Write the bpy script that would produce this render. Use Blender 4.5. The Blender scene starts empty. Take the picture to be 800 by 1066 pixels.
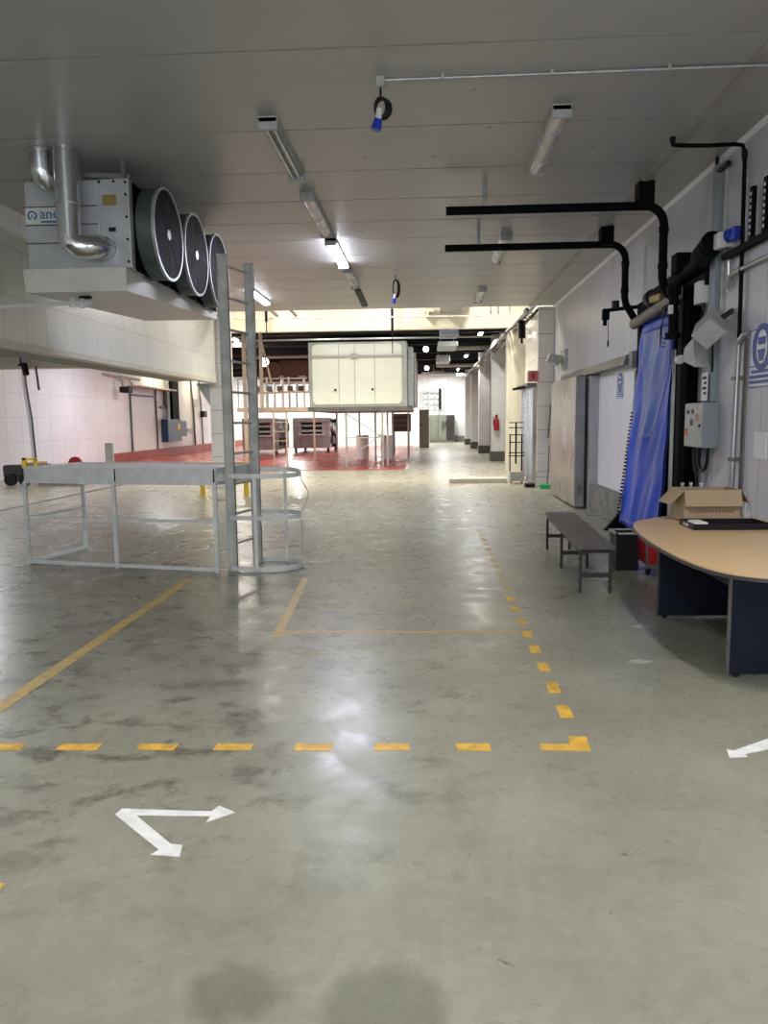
import bpy, bmesh, math, random
from math import sin, cos, pi, radians
from mathutils import Vector, Matrix
random.seed(7)
C = bpy.context.scene.collection
S = bpy.context.scene

# ------------------------------------------------------------------ camera
cam_d = bpy.data.cameras.new('camera'); cam = bpy.data.objects.new('camera', cam_d); C.objects.link(cam)
cam.matrix_world = (Matrix.Translation((0, 0, 1.65)) @ Matrix.Rotation(0.0546752, 4, 'Z')
                    @ Matrix.Rotation(pi/2 - 0.1186376, 4, 'X') @ Matrix.Rotation(-0.012, 4, 'Z'))
cam_d.sensor_fit = 'VERTICAL'; cam_d.sensor_height = 24.0; cam_d.lens = 24.0*801/1066
cam_d.clip_start = 0.05; cam_d.clip_end = 200
S.camera = cam

# ------------------------------------------------------------------ world, light, exposure
w = bpy.data.worlds.new('sky'); S.world = w; w.use_nodes = True
w.node_tree.nodes['Background'].inputs[0].default_value = (0.86, 0.93, 1.0, 1)
w.node_tree.nodes['Background'].inputs[1].default_value = 1.0
S.view_settings.view_transform = 'Standard'; S.view_settings.look = 'None'
S.view_settings.gamma = 1.0; S.view_settings.use_curve_mapping = False
S.view_settings.exposure = -0.12

def area(name, loc, rot, sx, sy, power, col=(1, 1, 1), parent=None):
    l = bpy.data.lights.new(name, 'AREA'); l.shape = 'RECTANGLE'; l.size = sx; l.size_y = sy
    l.energy = power; l.color = col
    o = bpy.data.objects.new(name, l); C.objects.link(o); o.location = loc; o.rotation_euler = rot
    if parent: o.parent = parent
    return o
# unseen fill panel added behind the camera, tinted like cool daylight
area('rear_fill', (-1.0, -4.9, 2.0), (radians(90), 0, 0), 6.5, 3.2, 190, (0.88, 0.93, 1.0))

# ------------------------------------------------------------------ materials
def mat(name, col, rough=0.5, metal=0.0, var=0.12, scale=3.0, bump=0.0, bscale=40., emit=0, trans=0.0,
        col2=None, stretch=(1, 1, 1), rvar=0.0, alpha=1.0, lines=(), linecol=(0.1, 0.1, 0.1), spec=0.5, world=False):
    m = bpy.data.materials.new(name); m.use_nodes = True
    nt = m.node_tree; N = nt.nodes; L = nt.links; b = N['Principled BSDF']
    b.inputs['Roughness'].default_value = rough; b.inputs['Metallic'].default_value = metal
    b.inputs['Specular IOR Level'].default_value = spec
    b.inputs['Transmission Weight'].default_value = trans; b.inputs['Alpha'].default_value = alpha
    if world: pos = N.new('ShaderNodeNewGeometry').outputs['Position']
    else: pos = N.new('ShaderNodeTexCoord').outputs['Object']
    mp = N.new('ShaderNodeMapping'); mp.inputs['Scale'].default_value = stretch; L.new(pos, mp.inputs[0])
    nz = N.new('ShaderNodeTexNoise'); nz.inputs['Scale'].default_value = scale; nz.inputs['Detail'].default_value = 6
    nz.inputs['Roughness'].default_value = 0.62
    L.new(mp.outputs[0], nz.inputs['Vector'])
    rp = N.new('ShaderNodeValToRGB'); rp.color_ramp.elements[0].position = 0.32; rp.color_ramp.elements[1].position = 0.68
    c2 = col2 if col2 else tuple(c*(1-var) for c in col); c1 = tuple(min(1, c*(1+var*0.4)) for c in col)
    rp.color_ramp.elements[0].color = (*c2, 1); rp.color_ramp.elements[1].color = (*c1, 1)
    L.new(nz.outputs['Fac'], rp.inputs[0]); out = rp.outputs[0]
    hsrc = None
    if lines:
        sep = N.new('ShaderNodeSeparateXYZ'); L.new(pos, sep.inputs[0])
        for ax, period, off, wd in lines:
            a = N.new('ShaderNodeMath'); a.operation = 'SUBTRACT'; L.new(sep.outputs[ax], a.inputs[0]); a.inputs[1].default_value = off
            d = N.new('ShaderNodeMath'); d.operation = 'DIVIDE'; L.new(a.outputs[0], d.inputs[0]); d.inputs[1].default_value = period
            f = N.new('ShaderNodeMath'); f.operation = 'FRACT'; L.new(d.outputs[0], f.inputs[0])
            g = N.new('ShaderNodeMath'); g.operation = 'LESS_THAN'; L.new(f.outputs[0], g.inputs[0]); g.inputs[1].default_value = wd/period
            if hsrc is None: hsrc = g.outputs[0]
            else:
                mx = N.new('ShaderNodeMath'); mx.operation = 'MAXIMUM'; L.new(hsrc, mx.inputs[0]); L.new(g.outputs[0], mx.inputs[1]); hsrc = mx.outputs[0]
        mi = N.new('ShaderNodeMix'); mi.data_type = 'RGBA'; L.new(hsrc, mi.inputs['Factor']); L.new(out, mi.inputs['A']); mi.inputs['B'].default_value = (*linecol, 1)
        out = mi.outputs['Result']
    L.new(out, b.inputs['Base Color'])
    if rvar:
        mr = N.new('ShaderNodeMapRange'); L.new(nz.outputs['Fac'], mr.inputs[0]); mr.inputs[1].default_value = 0.3; mr.inputs[2].default_value = 0.7
        mr.inputs[3].default_value = max(0.03, rough-rvar); mr.inputs[4].default_value = rough+rvar; L.new(mr.outputs[0], b.inputs['Roughness'])
    if bump:
        n2 = N.new('ShaderNodeTexNoise'); n2.inputs['Scale'].default_value = bscale; L.new(mp.outputs[0], n2.inputs['Vector'])
        bp = N.new('ShaderNodeBump'); bp.inputs['Strength'].default_value = bump; bp.inputs['Distance'].default_value = 0.01
        L.new(n2.outputs['Fac'], bp.inputs['Height']); L.new(bp.outputs[0], b.inputs['Normal'])
    if emit:
        b.inputs['Emission Color'].default_value = (*col, 1); b.inputs['Emission Strength'].default_value = emit
    return m

def floor_material():
    m = bpy.data.materials.new('worn_concrete'); m.use_nodes = True
    nt = m.node_tree; N = nt.nodes; L = nt.links; b = N['Principled BSDF']
    pos = N.new('ShaderNodeNewGeometry').outputs['Position']
    def noise(sc, det=6, ro=0.6, st=(1, 1, 1), dist=0.0, off=(0, 0, 0)):
        mp = N.new('ShaderNodeMapping'); mp.inputs['Scale'].default_value = st; mp.inputs['Location'].default_value = off; L.new(pos, mp.inputs[0])
        n = N.new('ShaderNodeTexNoise'); n.inputs['Scale'].default_value = sc; n.inputs['Detail'].default_value = det
        n.inputs['Roughness'].default_value = ro; n.inputs['Distortion'].default_value = dist; L.new(mp.outputs[0], n.inputs['Vector']); return n.outputs['Fac']
    def ramp(src, p0, p1, c0=(0, 0, 0, 1), c1=(1, 1, 1, 1)):
        r = N.new('ShaderNodeValToRGB'); r.color_ramp.elements[0].position = p0; r.color_ramp.elements[1].position = p1
        r.color_ramp.elements[0].color = c0; r.color_ramp.elements[1].color = c1; L.new(src, r.inputs[0]); return r.outputs[0]
    def mix(f, a, bb, mode='MIX'):
        x = N.new('ShaderNodeMix'); x.data_type = 'RGBA'; x.blend_type = mode
        if isinstance(f, float): x.inputs['Factor'].default_value = f
        else: L.new(f, x.inputs['Factor'])
        for s, v in (('A', a), ('B', bb)):
            if isinstance(v, tuple): x.inputs[s].default_value = v
            else: L.new(v, x.inputs[s])
        return x.outputs['Result']
    def mth(op, a, bb):
        x = N.new('ShaderNodeMath'); x.operation = op; x.use_clamp = True
        for i, v in enumerate((a, bb)):
            if isinstance(v, float): x.inputs[i].default_value = v
            else: L.new(v, x.inputs[i])
        return x.outputs[0]
    base = ramp(noise(0.9, 5, 0.55), 0.3, 0.7, (0.232, 0.228, 0.178, 1), (0.335, 0.330, 0.262, 1))
    fine = ramp(noise(14, 6, 0.7), 0.3, 0.75, (0.8, 0.8, 0.78, 1), (1.05, 1.05, 1.03, 1))
    col = mix(1.0, base, fine, 'MULTIPLY')
    # broad darker tone on the left
    wx = N.new('ShaderNodeMapRange'); sx_ = N.new('ShaderNodeSeparateXYZ'); L.new(pos, sx_.inputs[0]); L.new(sx_.outputs[0], wx.inputs[0])
    wx.inputs[1].default_value = 0.6; wx.inputs[2].default_value = -1.4
    wy = N.new('ShaderNodeMapRange'); L.new(sx_.outputs[1], wy.inputs[0]); wy.inputs[1].default_value = 2.6; wy.inputs[2].default_value = 4.6
    left_dark = mth('MULTIPLY', mth('MULTIPLY', wx.outputs[0], wy.outputs[0]), ramp(noise(0.7, 6, 0.7, off=(3, 1, 0)), 0.25, 0.6))
    col = mix(mth('MULTIPLY', left_dark, 0.34), col, (0.13, 0.12, 0.095, 1))
    # worn dark stains, mostly on the left half of the hall
    st = ramp(noise(4.4, 9, 0.66, (0.8, 1.1, 1), 0.3), 0.515, 0.60)
    area_l = N.new('ShaderNodeMapRange'); sp = N.new('ShaderNodeSeparateXYZ'); L.new(pos, sp.inputs[0]); L.new(sp.outputs[0], area_l.inputs[0])
    area_l.inputs[1].default_value = 0.9; area_l.inputs[2].default_value = -1.2; area_l.inputs[3].default_value = 0.10; area_l.inputs[4].default_value = 1.0
    near = N.new('ShaderNodeMapRange'); L.new(sp.outputs[1], near.inputs[0]); near.inputs[1].default_value = 2.2; near.inputs[2].default_value = 3.4
    near.inputs[3].default_value = 0.12; near.inputs[4].default_value = 1.0
    am = mth('MULTIPLY', area_l.outputs[0], near.outputs[0])
    stm = mth('MULTIPLY', mth('MULTIPLY', st, am), ramp(noise(19, 6, 0.75, off=(1, 7, 0)), 0.36, 0.56, (0.25, 0.25, 0.25, 1), (1, 1, 1, 1)))
    col = mix(mth('MULTIPLY', stm, 0.85), col, (0.066, 0.058, 0.044, 1))
    st2 = ramp(noise(9, 6, 0.7, (1, 1, 1), 0.2, (5, 2, 0)), 0.60, 0.68)
    col = mix(mth('MULTIPLY', mth('MULTIPLY', st2, am), 0.5), col, (0.07, 0.066, 0.055, 1))
    # a few small black scuffs everywhere
    sc = ramp(noise(6.5, 5, 0.62, (1.3, 1.0, 1), 0.6, (11, 3, 0)), 0.69, 0.72)
    col = mix(mth('MULTIPLY', mth('MULTIPLY', sc, 0.7), ramp(noise(30, 4, 0.7), 0.42, 0.55)), col, (0.05, 0.048, 0.042, 1))
    # two darker damp patches close to the photographer
    for cx, cy, r in ((-0.56, 2.03, 0.13), (-0.12, 1.98, 0.18)):
        dx = N.new('ShaderNodeVectorMath'); dx.operation = 'DISTANCE'; L.new(pos, dx.inputs[0]); dx.inputs[1].default_value = (cx, cy, 0)
        dd = mth('ADD', dx.outputs['Value'], mth('MULTIPLY', noise(7, 4), 0.12))
        pm = ramp(dd, r+0.02, r+0.09, (1, 1, 1, 1), (0, 0, 0, 1))
        col = mix(mth('MULTIPLY', pm, 0.5), col, (0.10, 0.10, 0.08, 1))
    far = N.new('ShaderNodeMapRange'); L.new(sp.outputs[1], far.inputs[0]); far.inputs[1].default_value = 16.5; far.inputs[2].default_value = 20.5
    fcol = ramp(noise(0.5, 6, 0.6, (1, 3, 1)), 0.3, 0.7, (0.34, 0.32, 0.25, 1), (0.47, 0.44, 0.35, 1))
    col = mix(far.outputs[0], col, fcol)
    L.new(col, b.inputs['Base Color'])
    rr = N.new('ShaderNodeMapRange'); L.new(noise(3.5, 7, 0.65, (1, 1, 1), 0.4, (2, 8, 0)), rr.inputs[0]); rr.inputs[1].default_value = 0.3; rr.inputs[2].default_value = 0.7
    rr.inputs[3].default_value = 0.20; rr.inputs[4].default_value = 0.42; L.new(rr.outputs[0], b.inputs['Roughness'])
    bp = N.new('ShaderNodeBump'); bp.inputs['Strength'].default_value = 0.12; bp.inputs['Distance'].default_value = 0.010
    L.new(noise(4.0, 2, 0.5), bp.inputs['Height']); L.new(bp.outputs[0], b.inputs['Normal'])
    return m

def ceiling_material():
    m = mat('ceiling_panel_grey', (0.44, 0.435, 0.42), 0.34, 0.0, 0.10, 0.8, world=True, rvar=0.06)
    nt = m.node_tree; N = nt.nodes; L = nt.links; b = N['Principled BSDF']
    g = N.new('ShaderNodeNewGeometry'); sp = N.new('ShaderNodeSeparateXYZ'); L.new(g.outputs['Position'], sp.inputs[0])
    a = N.new('ShaderNodeMath'); a.operation = 'MULTIPLY'; a.inputs[1].default_value = 2*pi/0.11; L.new(sp.outputs[1], a.inputs[0])
    s = N.new('ShaderNodeMath'); s.operation = 'SINE'; L.new(a.outputs[0], s.inputs[0])
    p = N.new('ShaderNodeMath'); p.operation = 'GREATER_THAN'; p.inputs[1].default_value = 0.93; L.new(s.outputs[0], p.inputs[0])
    bp = N.new('ShaderNodeBump'); bp.inputs['Strength'].default_value = 0.35; bp.inputs['Distance'].default_value = 0.003
    L.new(p.outputs[0], bp.inputs['Height']); L.new(bp.outputs[0], b.inputs['Normal'])
    return m

M = {}
M['floor'] = floor_material()
M['ceil'] = ceiling_material()
M['seam'] = mat('seam_dark', (0.10, 0.095, 0.09), 0.7)
M['seamstrip'] = mat('joint_strip', (0.43, 0.41, 0.37), 0.5, var=0.3, scale=2, world=True)
M['rwall'] = mat('white_wall_panel', (0.58, 0.58, 0.63), 0.3, var=0.16, scale=0.9, stretch=(1, 1, 0.5), world=True, lines=((1, 1.18, 0.35, 0.014),), linecol=(0.33, 0.32, 0.33))
M['tile'] = mat('white_tile_panel', (0.72, 0.71, 0.66), 0.28, var=0.08, scale=1.5, world=True, lines=((1, 0.55, 0.1, 0.012), (2, 0.6, 0.25, 0.012)), linecol=(0.47, 0.46, 0.42))
M['coltile'] = mat('column_tile', (0.76, 0.74, 0.70), 0.3, var=0.08, scale=2, world=True, lines=((2, 0.58, 0.2, 0.014),), linecol=(0.3, 0.29, 0.27))
M['colgrey'] = mat('corridor_column_grey', (0.72, 0.71, 0.68), 0.5, var=0.1, world=True)
M['farwall'] = mat('far_white_wall', (0.80, 0.80, 0.78), 0.4, var=0.08, scale=0.7, world=True, lines=((0, 1.5, 0.2, 0.03),), linecol=(0.5, 0.5, 0.5))
M['leftwall'] = mat('left_white_wall', (0.73, 0.745, 0.80), 0.35, var=0.07, scale=0.9, world=True, lines=((1, 0.95, 0.2, 0.03), (2, 0.78, 0.3, 0.018)), linecol=(0.6, 0.57, 0.58))
M['header'] = mat('header_cream', (0.68, 0.65, 0.55), 0.4, var=0.1, scale=0.8, world=True, lines=((0, 1.5, 0.0, 0.02),), linecol=(0.6, 0.57, 0.5))
M['blackceil'] = mat('black_roof', (0.006, 0.006, 0.008), 0.7, var=0.3, scale=0.6, world=True)
M['darkolive'] = mat('olive_soffit', (0.24, 0.235, 0.18), 0.6, var=0.2, world=True)
M['creamtrim'] = mat('cream_trim', (0.62, 0.58, 0.50), 0.5, var=0.1)
M['redfloor'] = mat('red_floor_paint', (0.42, 0.065, 0.05), 0.3, var=0.3, scale=1.2, world=True, rvar=0.08)
M['redkerb'] = mat('red_kerb', (0.33, 0.07, 0.06), 0.5, var=0.2)
M['concrete'] = mat('raw_concrete', (0.23, 0.22, 0.20), 0.8, var=0.4, scale=4, bump=0.4, world=True)
M['plinth'] = mat('dark_plinth', (0.09, 0.085, 0.07), 0.6)
M['yellow'] = mat('yellow_floor_paint', (0.72, 0.42, 0.06), 0.45, var=0.45, scale=11, world=True)
M['yellowfade'] = mat('faded_yellow_paint', (0.62, 0.40, 0.09), 0.45, col2=(0.34, 0.27, 0.13), scale=14, world=True)
M['whitepaint'] = mat('white_floor_paint', (0.80, 0.80, 0.77), 0.5, var=0.25, scale=12, world=True)
M['galv'] = mat('galvanised_steel', (0.52, 0.54, 0.55), 0.38, 0.75, 0.25, 8)
M['greysteel'] = mat('grey_painted_steel', (0.48, 0.49, 0.46), 0.55, 0.0, 0.3, 7)
M['lightsteel'] = mat('pale_grey_steel', (0.72, 0.74, 0.72), 0.45, 0.0, 0.2, 6)
M['alu'] = mat('bright_duct_metal', (0.72, 0.73, 0.75), 0.2, 1.0, 0.1, 5)
M['coolerplate'] = mat('cooler_sheet_metal', (0.55, 0.57, 0.59), 0.4, 0.35, 0.22, 3)
M['cream'] = mat('cream_enamel', (0.66, 0.64, 0.58), 0.4, 0, 0.12, 3)
M['drum'] = mat('dark_green_grey_drum', (0.10, 0.12, 0.12), 0.5, 0.2, 0.4, 5)
M['black'] = mat('black_plastic', (0.010, 0.010, 0.012), 0.45, spec=0.25)
M['blackpaint'] = mat('black_paint', (0.005, 0.005, 0.006), 0.65, spec=0.08)
M['void'] = mat('unlit_black', (0.003, 0.003, 0.004), 0.9, spec=0.05)  # near-black that stands in for the shade of recesses
M['grille'] = mat('fan_grille', (0.014, 0.016, 0.018), 0.6, 0.0, spec=0.2)
M['rim'] = mat('pale_rim', (0.42, 0.44, 0.44), 0.4, 0.4)
M['stainless'] = mat('stainless_door', (0.50, 0.46, 0.43), 0.3, 0.85, 0.3, 1.6, stretch=(1, 1, 0.35), rvar=0.08)
M['greydoor'] = mat('grey_door_edge', (0.27, 0.28, 0.29), 0.5, 0.1, 0.25)
M['jamb'] = mat('grey_jamb', (0.42, 0.42, 0.43), 0.5, 0.0, 0.15)
M['rail'] = mat('dull_rail', (0.20, 0.19, 0.175), 0.45, 0.5, 0.3, 3)
M['whitepanel'] = mat('clean_white_panel', (0.80, 0.80, 0.84), 0.35, var=0.04, world=True, lines=((1, 0.95, 0.15, 0.012),), linecol=(0.5, 0.5, 0.53))
M['tarp'] = mat('blue_tarpaulin', (0.012, 0.085, 0.62), 0.34, 0, 0.35, 2.2, bump=0.35, bscale=5, stretch=(1, 1, 0.5), spec=0.35)
M['tarpw'] = mat('window_highlight_blue', (0.06, 0.14, 0.50), 0.32, 0, 0.35, 4, bump=0.4, bscale=5, stretch=(1, 1, 0.5), spec=0.4)  # blue lightened to carry the hazy highlight
M['wood'] = mat('beech_laminate', (0.66, 0.45, 0.24), 0.36, 0, 0.14, 3, stretch=(1, 8, 1))
M['navy'] = mat('navy_panel', (0.010, 0.014, 0.030), 0.55, 0, 0.15, spec=0.25)
M['edge'] = mat('dark_edge_band', (0.05, 0.045, 0.045), 0.4)
M['benchtop'] = mat('dark_weathered_board', (0.13, 0.11, 0.095), 0.5, 0, 0.4, 3, stretch=(5, 1, 1))
M['benchsteel'] = mat('dark_bench_steel', (0.03, 0.028, 0.027), 0.5)
M['card'] = mat('cardboard', (0.38, 0.28, 0.175), 0.85, 0, 0.12, 6)
M['card2'] = mat('cardboard_inside', (0.30, 0.21, 0.13), 0.85)
M['cardprint'] = mat('brown_print', (0.19, 0.12, 0.07), 0.8)
M['plastic'] = mat('clear_plastic', (0.85, 0.88, 0.9), 0.08, 0, 0.02, trans=0.85)
M['white'] = mat('white_plastic', (0.75, 0.75, 0.74), 0.4, 0, 0.06)
M['greybox'] = mat('grey_enclosure', (0.27, 0.31, 0.34), 0.4, 0, 0.1)
M['greyboxlight'] = mat('light_grey_door', (0.48, 0.50, 0.49), 0.45, 0, 0.15, 9)
M['blue'] = mat('plug_blue', (0.01, 0.04, 0.45), 0.35)
M['signblue'] = mat('sign_blue', (0.03, 0.07, 0.34), 0.4)
M['signwhite'] = mat('sign_white', (0.78, 0.80, 0.85), 0.4, 0, 0.03)
M['yellowpl'] = mat('yellow_plastic', (0.75, 0.50, 0.04), 0.45)
M['brass'] = mat('dull_yellow_casting', (0.34, 0.24, 0.07), 0.5, 0.3)
M['red'] = mat('red_plastic', (0.42, 0.012, 0.02), 0.4)
M['green'] = mat('green_plastic', (0.02, 0.50, 0.14), 0.4)
M['bluebox'] = mat('dark_blue_cabinet', (0.012, 0.04, 0.11), 0.4)
M['machine'] = mat('machine_grey', (0.38, 0.33, 0.33), 0.35, 0.4, 0.3, 3)
M['machdark'] = mat('machine_dark', (0.04, 0.032, 0.032), 0.5)
M['beige'] = mat('beige_steel', (0.62, 0.50, 0.38), 0.5, 0, 0.15)
M['brown'] = mat('brown_duct', (0.16, 0.075, 0.055), 0.45, 0.2, 0.3, 1.0)
M['booth'] = mat('booth_cream_panel', (0.90, 0.92, 0.80), 0.35, 0, 0.04)
M['boothframe'] = mat('booth_grey_frame', (0.48, 0.49, 0.46), 0.4, 0.2)
M['olive'] = mat('olive_cabinet', (0.17, 0.155, 0.115), 0.45, 0, 0.15)
M['greengrey'] = mat('green_grey_panel', (0.20, 0.215, 0.17), 0.45, 0, 0.2)
M['drumwhite'] = mat('white_drum', (0.85, 0.82, 0.82), 0.5, 0, 0.12)
M['ductblue'] = mat('pale_blue_duct', (0.50, 0.56, 0.85), 0.4, 0.2, 0.15)
M['ductpale'] = mat('pale_duct', (0.70, 0.73, 0.72), 0.35, 0.2, 0.1)
M['diff'] = mat('lamp_diffuser', (0.62, 0.60, 0.56), 0.2, 0, 0.1, 8)
M['diff_lit'] = mat('lit_diffuser', (0.88, 0.91, 1.0), 0.3, 0, 0, emit=26)
M['diff_hot'] = mat('bright_cool_diffuser', (0.80, 0.83, 1.0), 0.3, 0, 0, emit=75)
M['lamp_lit'] = mat('lit_tube', (1.0, 0.98, 0.94), 0.3, 0, 0, emit=9)
M['lamp_warm'] = mat('lit_warm', (1.0, 0.86, 0.62), 0.3, 0, 0, emit=9)
M['tube'] = mat('white_glass_tube', (0.7, 0.7, 0.68), 0.15)
M['pipesilver'] = mat('silver_conduit', (0.45, 0.45, 0.46), 0.3, 0.6)
M['logo'] = mat('logo_blue', (0.02, 0.14, 0.30), 0.5)
M['sticker'] = mat('sticker_orange', (0.55, 0.16, 0.03), 0.5)
M['dirt'] = mat('aged_white_paint', (0.42, 0.41, 0.39), 0.5, 0, 0.3)

# ------------------------------------------------------------------ mesh helpers
def wloc(o):
    v = Vector((0, 0, 0))
    while o: v += o.location; o = o.parent
    return v
SPLIT = {'end_cap', 'clip', 'side_pipe', 'side_cabinet', 'bolt', 'panel_joint', 'hanger', 'coupling', 'joint', 'sticker', 'warning_sticker', 'rolling_hoop', 'cooling_fin', 'valve', 'gauge', 'slot', 'post', 'foot', 'rung', 'side_rail', 'clamp', 'panel_seam', 'upright', 'uprights', 'bracket', 'brace', 'fork', 'label'}
class MB:
    def __init__(s): s.bm = bmesh.new()
    def box(s, x0, x1, y0, y1, z0, z1, bev=0.0, rot=None, cen=None):
        r = bmesh.ops.create_cube(s.bm, size=1.0); vs = r['verts']
        c = Vector(((x0+x1)/2, (y0+y1)/2, (z0+z1)/2)); d = Vector((abs(x1-x0), abs(y1-y0), abs(z1-z0)))
        for v in vs: v.co = Vector((v.co.x*d.x, v.co.y*d.y, v.co.z*d.z))
        if bev:
            es = list({e for v in vs for e in v.link_edges})
            rb = bmesh.ops.bevel(s.bm, geom=es, offset=bev, segments=2, affect='EDGES', profile=0.5)
            vs = list({v for f in rb['faces'] for v in f.verts} | {v for v in vs if v.is_valid})
        for v in vs:
            if rot is not None: v.co = rot @ v.co
            v.co += c
        return s
    def cyl(s, a, b, r, r2=None, seg=16, cap=True):
        a = Vector(a); b = Vector(b); d = b-a; L = d.length
        q = d.to_track_quat('Z', 'Y').to_matrix().to_4x4()
        bmesh.ops.create_cone(s.bm, cap_ends=cap, segments=seg, radius1=r, radius2=(r if r2 is None else r2), depth=L,
                              matrix=Matrix.Translation((a+b)/2) @ q)
        return s
    def bar(s, a, b, w, h, up=(0, 0, 1)):
        a = Vector(a); b = Vector(b); d = (b-a); L = d.length; z = d.normalized(); u = Vector(up)
        if abs(z.dot(u)) > 0.98: u = Vector((1, 0, 0))
        x = u.cross(z).normalized(); y = z.cross(x)
        R = Matrix((x, y, z)).transposed().to_4x4()
        bmesh.ops.create_cube(s.bm, size=1.0, matrix=Matrix.Translation((a+b)/2) @ R @ Matrix.Diagonal((w, h, L, 1)))
        return s
    def tube(s, pts, r, seg=10, cap=True):
        pts = [Vector(p) for p in pts]; rings = []; prev = None
        for i, p in enumerate(pts):
            t = (pts[min(i+1, len(pts)-1)]-pts[max(i-1, 0)]).normalized()
            if prev is None: u = t.orthogonal().normalized()
            else: u = (prev-t*prev.dot(t)); u = u.normalized() if u.length > 1e-6 else t.orthogonal().normalized()
            prev = u; v = t.cross(u)
            rings.append([s.bm.verts.new(p+(u*cos(2*pi*k/seg)+v*sin(2*pi*k/seg))*r) for k in range(seg)])
        for i in range(len(rings)-1):
            for k in range(seg):
                s.bm.faces.new((rings[i][k], rings[i][(k+1) % seg], rings[i+1][(k+1) % seg], rings[i+1][k]))
        if cap: s.bm.faces.new(rings[0][::-1]); s.bm.faces.new(rings[-1])
        return s
    def prism(s, pts, axis, a, b):
        # pts: 2D outline, extruded along axis from a to b
        def P(u, v, t): return {'x': (t, u, v), 'y': (u, t, v), 'z': (u, v, t)}[axis]
        A = [s.bm.verts.new(P(u, v, a)) for u, v in pts]; B = [s.bm.verts.new(P(u, v, b)) for u, v in pts]
        n = len(pts); s.bm.faces.new(A[::-1]); s.bm.faces.new(B)
        for i in range(n): s.bm.faces.new((A[i], A[(i+1) % n], B[(i+1) % n], B[i]))
        return s
    def ring(s, c, r, t, axis='x', wd=0.02, seg=32, a0=0, a1=2*pi):
        # flat annulus band of radial thickness t and width wd
        n = seg; full = abs(a1-a0-2*pi) < 1e-6; rows = []
        for i in range(n+(0 if full else 1)):
            a = a0+(a1-a0)*i/n; row = []
            for rr, ww in ((r, -wd/2), (r, wd/2), (r-t, wd/2), (r-t, -wd/2)):
                p, q = rr*cos(a), rr*sin(a)
                co = {'x': (ww, p, q), 'y': (p, ww, q), 'z': (p, q, ww)}[axis]
                row.append(s.bm.verts.new(Vector(c)+Vector(co)))
            rows.append(row)
        m = len(rows)
        for i in range(m if full else m-1):
            A = rows[i]; B = rows[(i+1) % m]
            for k in range(4): s.bm.faces.new((A[k], A[(k+1) % 4], B[(k+1) % 4], B[k]))
        if not full: s.bm.faces.new(rows[0]); s.bm.faces.new(rows[-1][::-1])
        return s
    def grid(s, fn, nu, nv):
        V = [[s.bm.verts.new(fn(i/nu, j/nv)) for j in range(nv+1)] for i in range(nu+1)]
        for i in range(nu):
            for j in range(nv): s.bm.faces.new((V[i][j], V[i+1][j], V[i+1][j+1], V[i][j+1]))
        return s
    def build(s, name, m, parent=None, smooth=False, solid=0):
        if name in SPLIT and parent:
            bm = s.bm; seen = set(); isl = []
            for v in bm.verts:
                if v in seen: continue
                st = [v]; seen.add(v); g = []
                while st:
                    a = st.pop(); g.append(a)
                    for e in a.link_edges:
                        b = e.other_vert(a)
                        if b not in seen: seen.add(b); st.append(b)
                isl.append(g)
            if len(isl) > 1:
                last = None
                for g in isl:
                    gi = set(g); k = MB(); mp = {v: k.bm.verts.new(v.co) for v in g}
                    for f in {f for v in g for f in v.link_faces}: k.bm.faces.new([mp[v] for v in f.verts])
                    last = k.build(name, m, parent, smooth, solid)
                bm.free(); return last
        bm = s.bm; bmesh.ops.recalc_face_normals(bm, faces=bm.faces)
        me = bpy.data.meshes.new(name); o = bpy.data.objects.new(name, me); C.objects.link(o)
        if parent: off = wloc(parent); o.parent = parent
        else:
            xs = [v.co.x for v in bm.verts]; ys = [v.co.y for v in bm.verts]; zs = [v.co.z for v in bm.verts]
            off = Vector(((min(xs)+max(xs))/2, (min(ys)+max(ys))/2, min(zs))); o.location = off
        for v in bm.verts: v.co -= off
        bm.to_mesh(me); bm.free(); me.materials.append(M[m] if isinstance(m, str) else m)
        if smooth:
            for p in me.polygons: p.use_smooth = True
            try:
                me.set_sharp_from_angle(angle=radians(40))
            except Exception: pass
        if solid:
            md = o.modifiers.new('thickness', 'SOLIDIFY'); md.thickness = solid
        return o
def tag(o, label, cat, group=None, kind=None):
    if label: o['label'] = label
    if cat: o['category'] = cat
    if group: o['group'] = group
    if kind: o['kind'] = kind
    return o
def thing(name, loc, label, cat, group=None):
    o = bpy.data.objects.new(name, None); C.objects.link(o); o.location = loc; o.empty_display_size = 0.2
    return tag(o, label, cat, group)
def struct(name, mb, m, **k):
    o = mb.build(name, m, **k)
    if not o.parent: o['kind'] = 'structure'
    return o
def copy_tree(o, parent=None):
    c = o.copy(); C.objects.link(c); c.parent = parent
    for ch in list(o.children): copy_tree(ch, c)
    return c
def arc(c, r, a0, a1, n, plane):
    out = []
    for i in range(n+1):
        a = a0+(a1-a0)*i/n; u, v = r*cos(a), r*sin(a)
        out.append(Vector(c)+Vector({'xz': (u, 0, v), 'yz': (0, u, v), 'xy': (u, v, 0)}[plane]))
    return out
def text_mesh(name, txt, size, m, parent, mw, ext=0.002):
    cu = bpy.data.curves.new(name, 'FONT'); cu.body = txt; cu.size = size; cu.extrude = ext; cu.resolution_u = 3
    to = bpy.data.objects.new(name, cu); C.objects.link(to)
    dg = bpy.context.evaluated_depsgraph_get(); me = bpy.data.meshes.new_from_object(to.evaluated_get(dg))
    bpy.data.objects.remove(to); me.transform(mw); me.transform(Matrix.Translation(-wloc(parent)))
    me.materials.clear(); me.materials.append(M[m]); o = bpy.data.objects.new(name, me); C.objects.link(o); o.parent = parent
    return o

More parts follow.
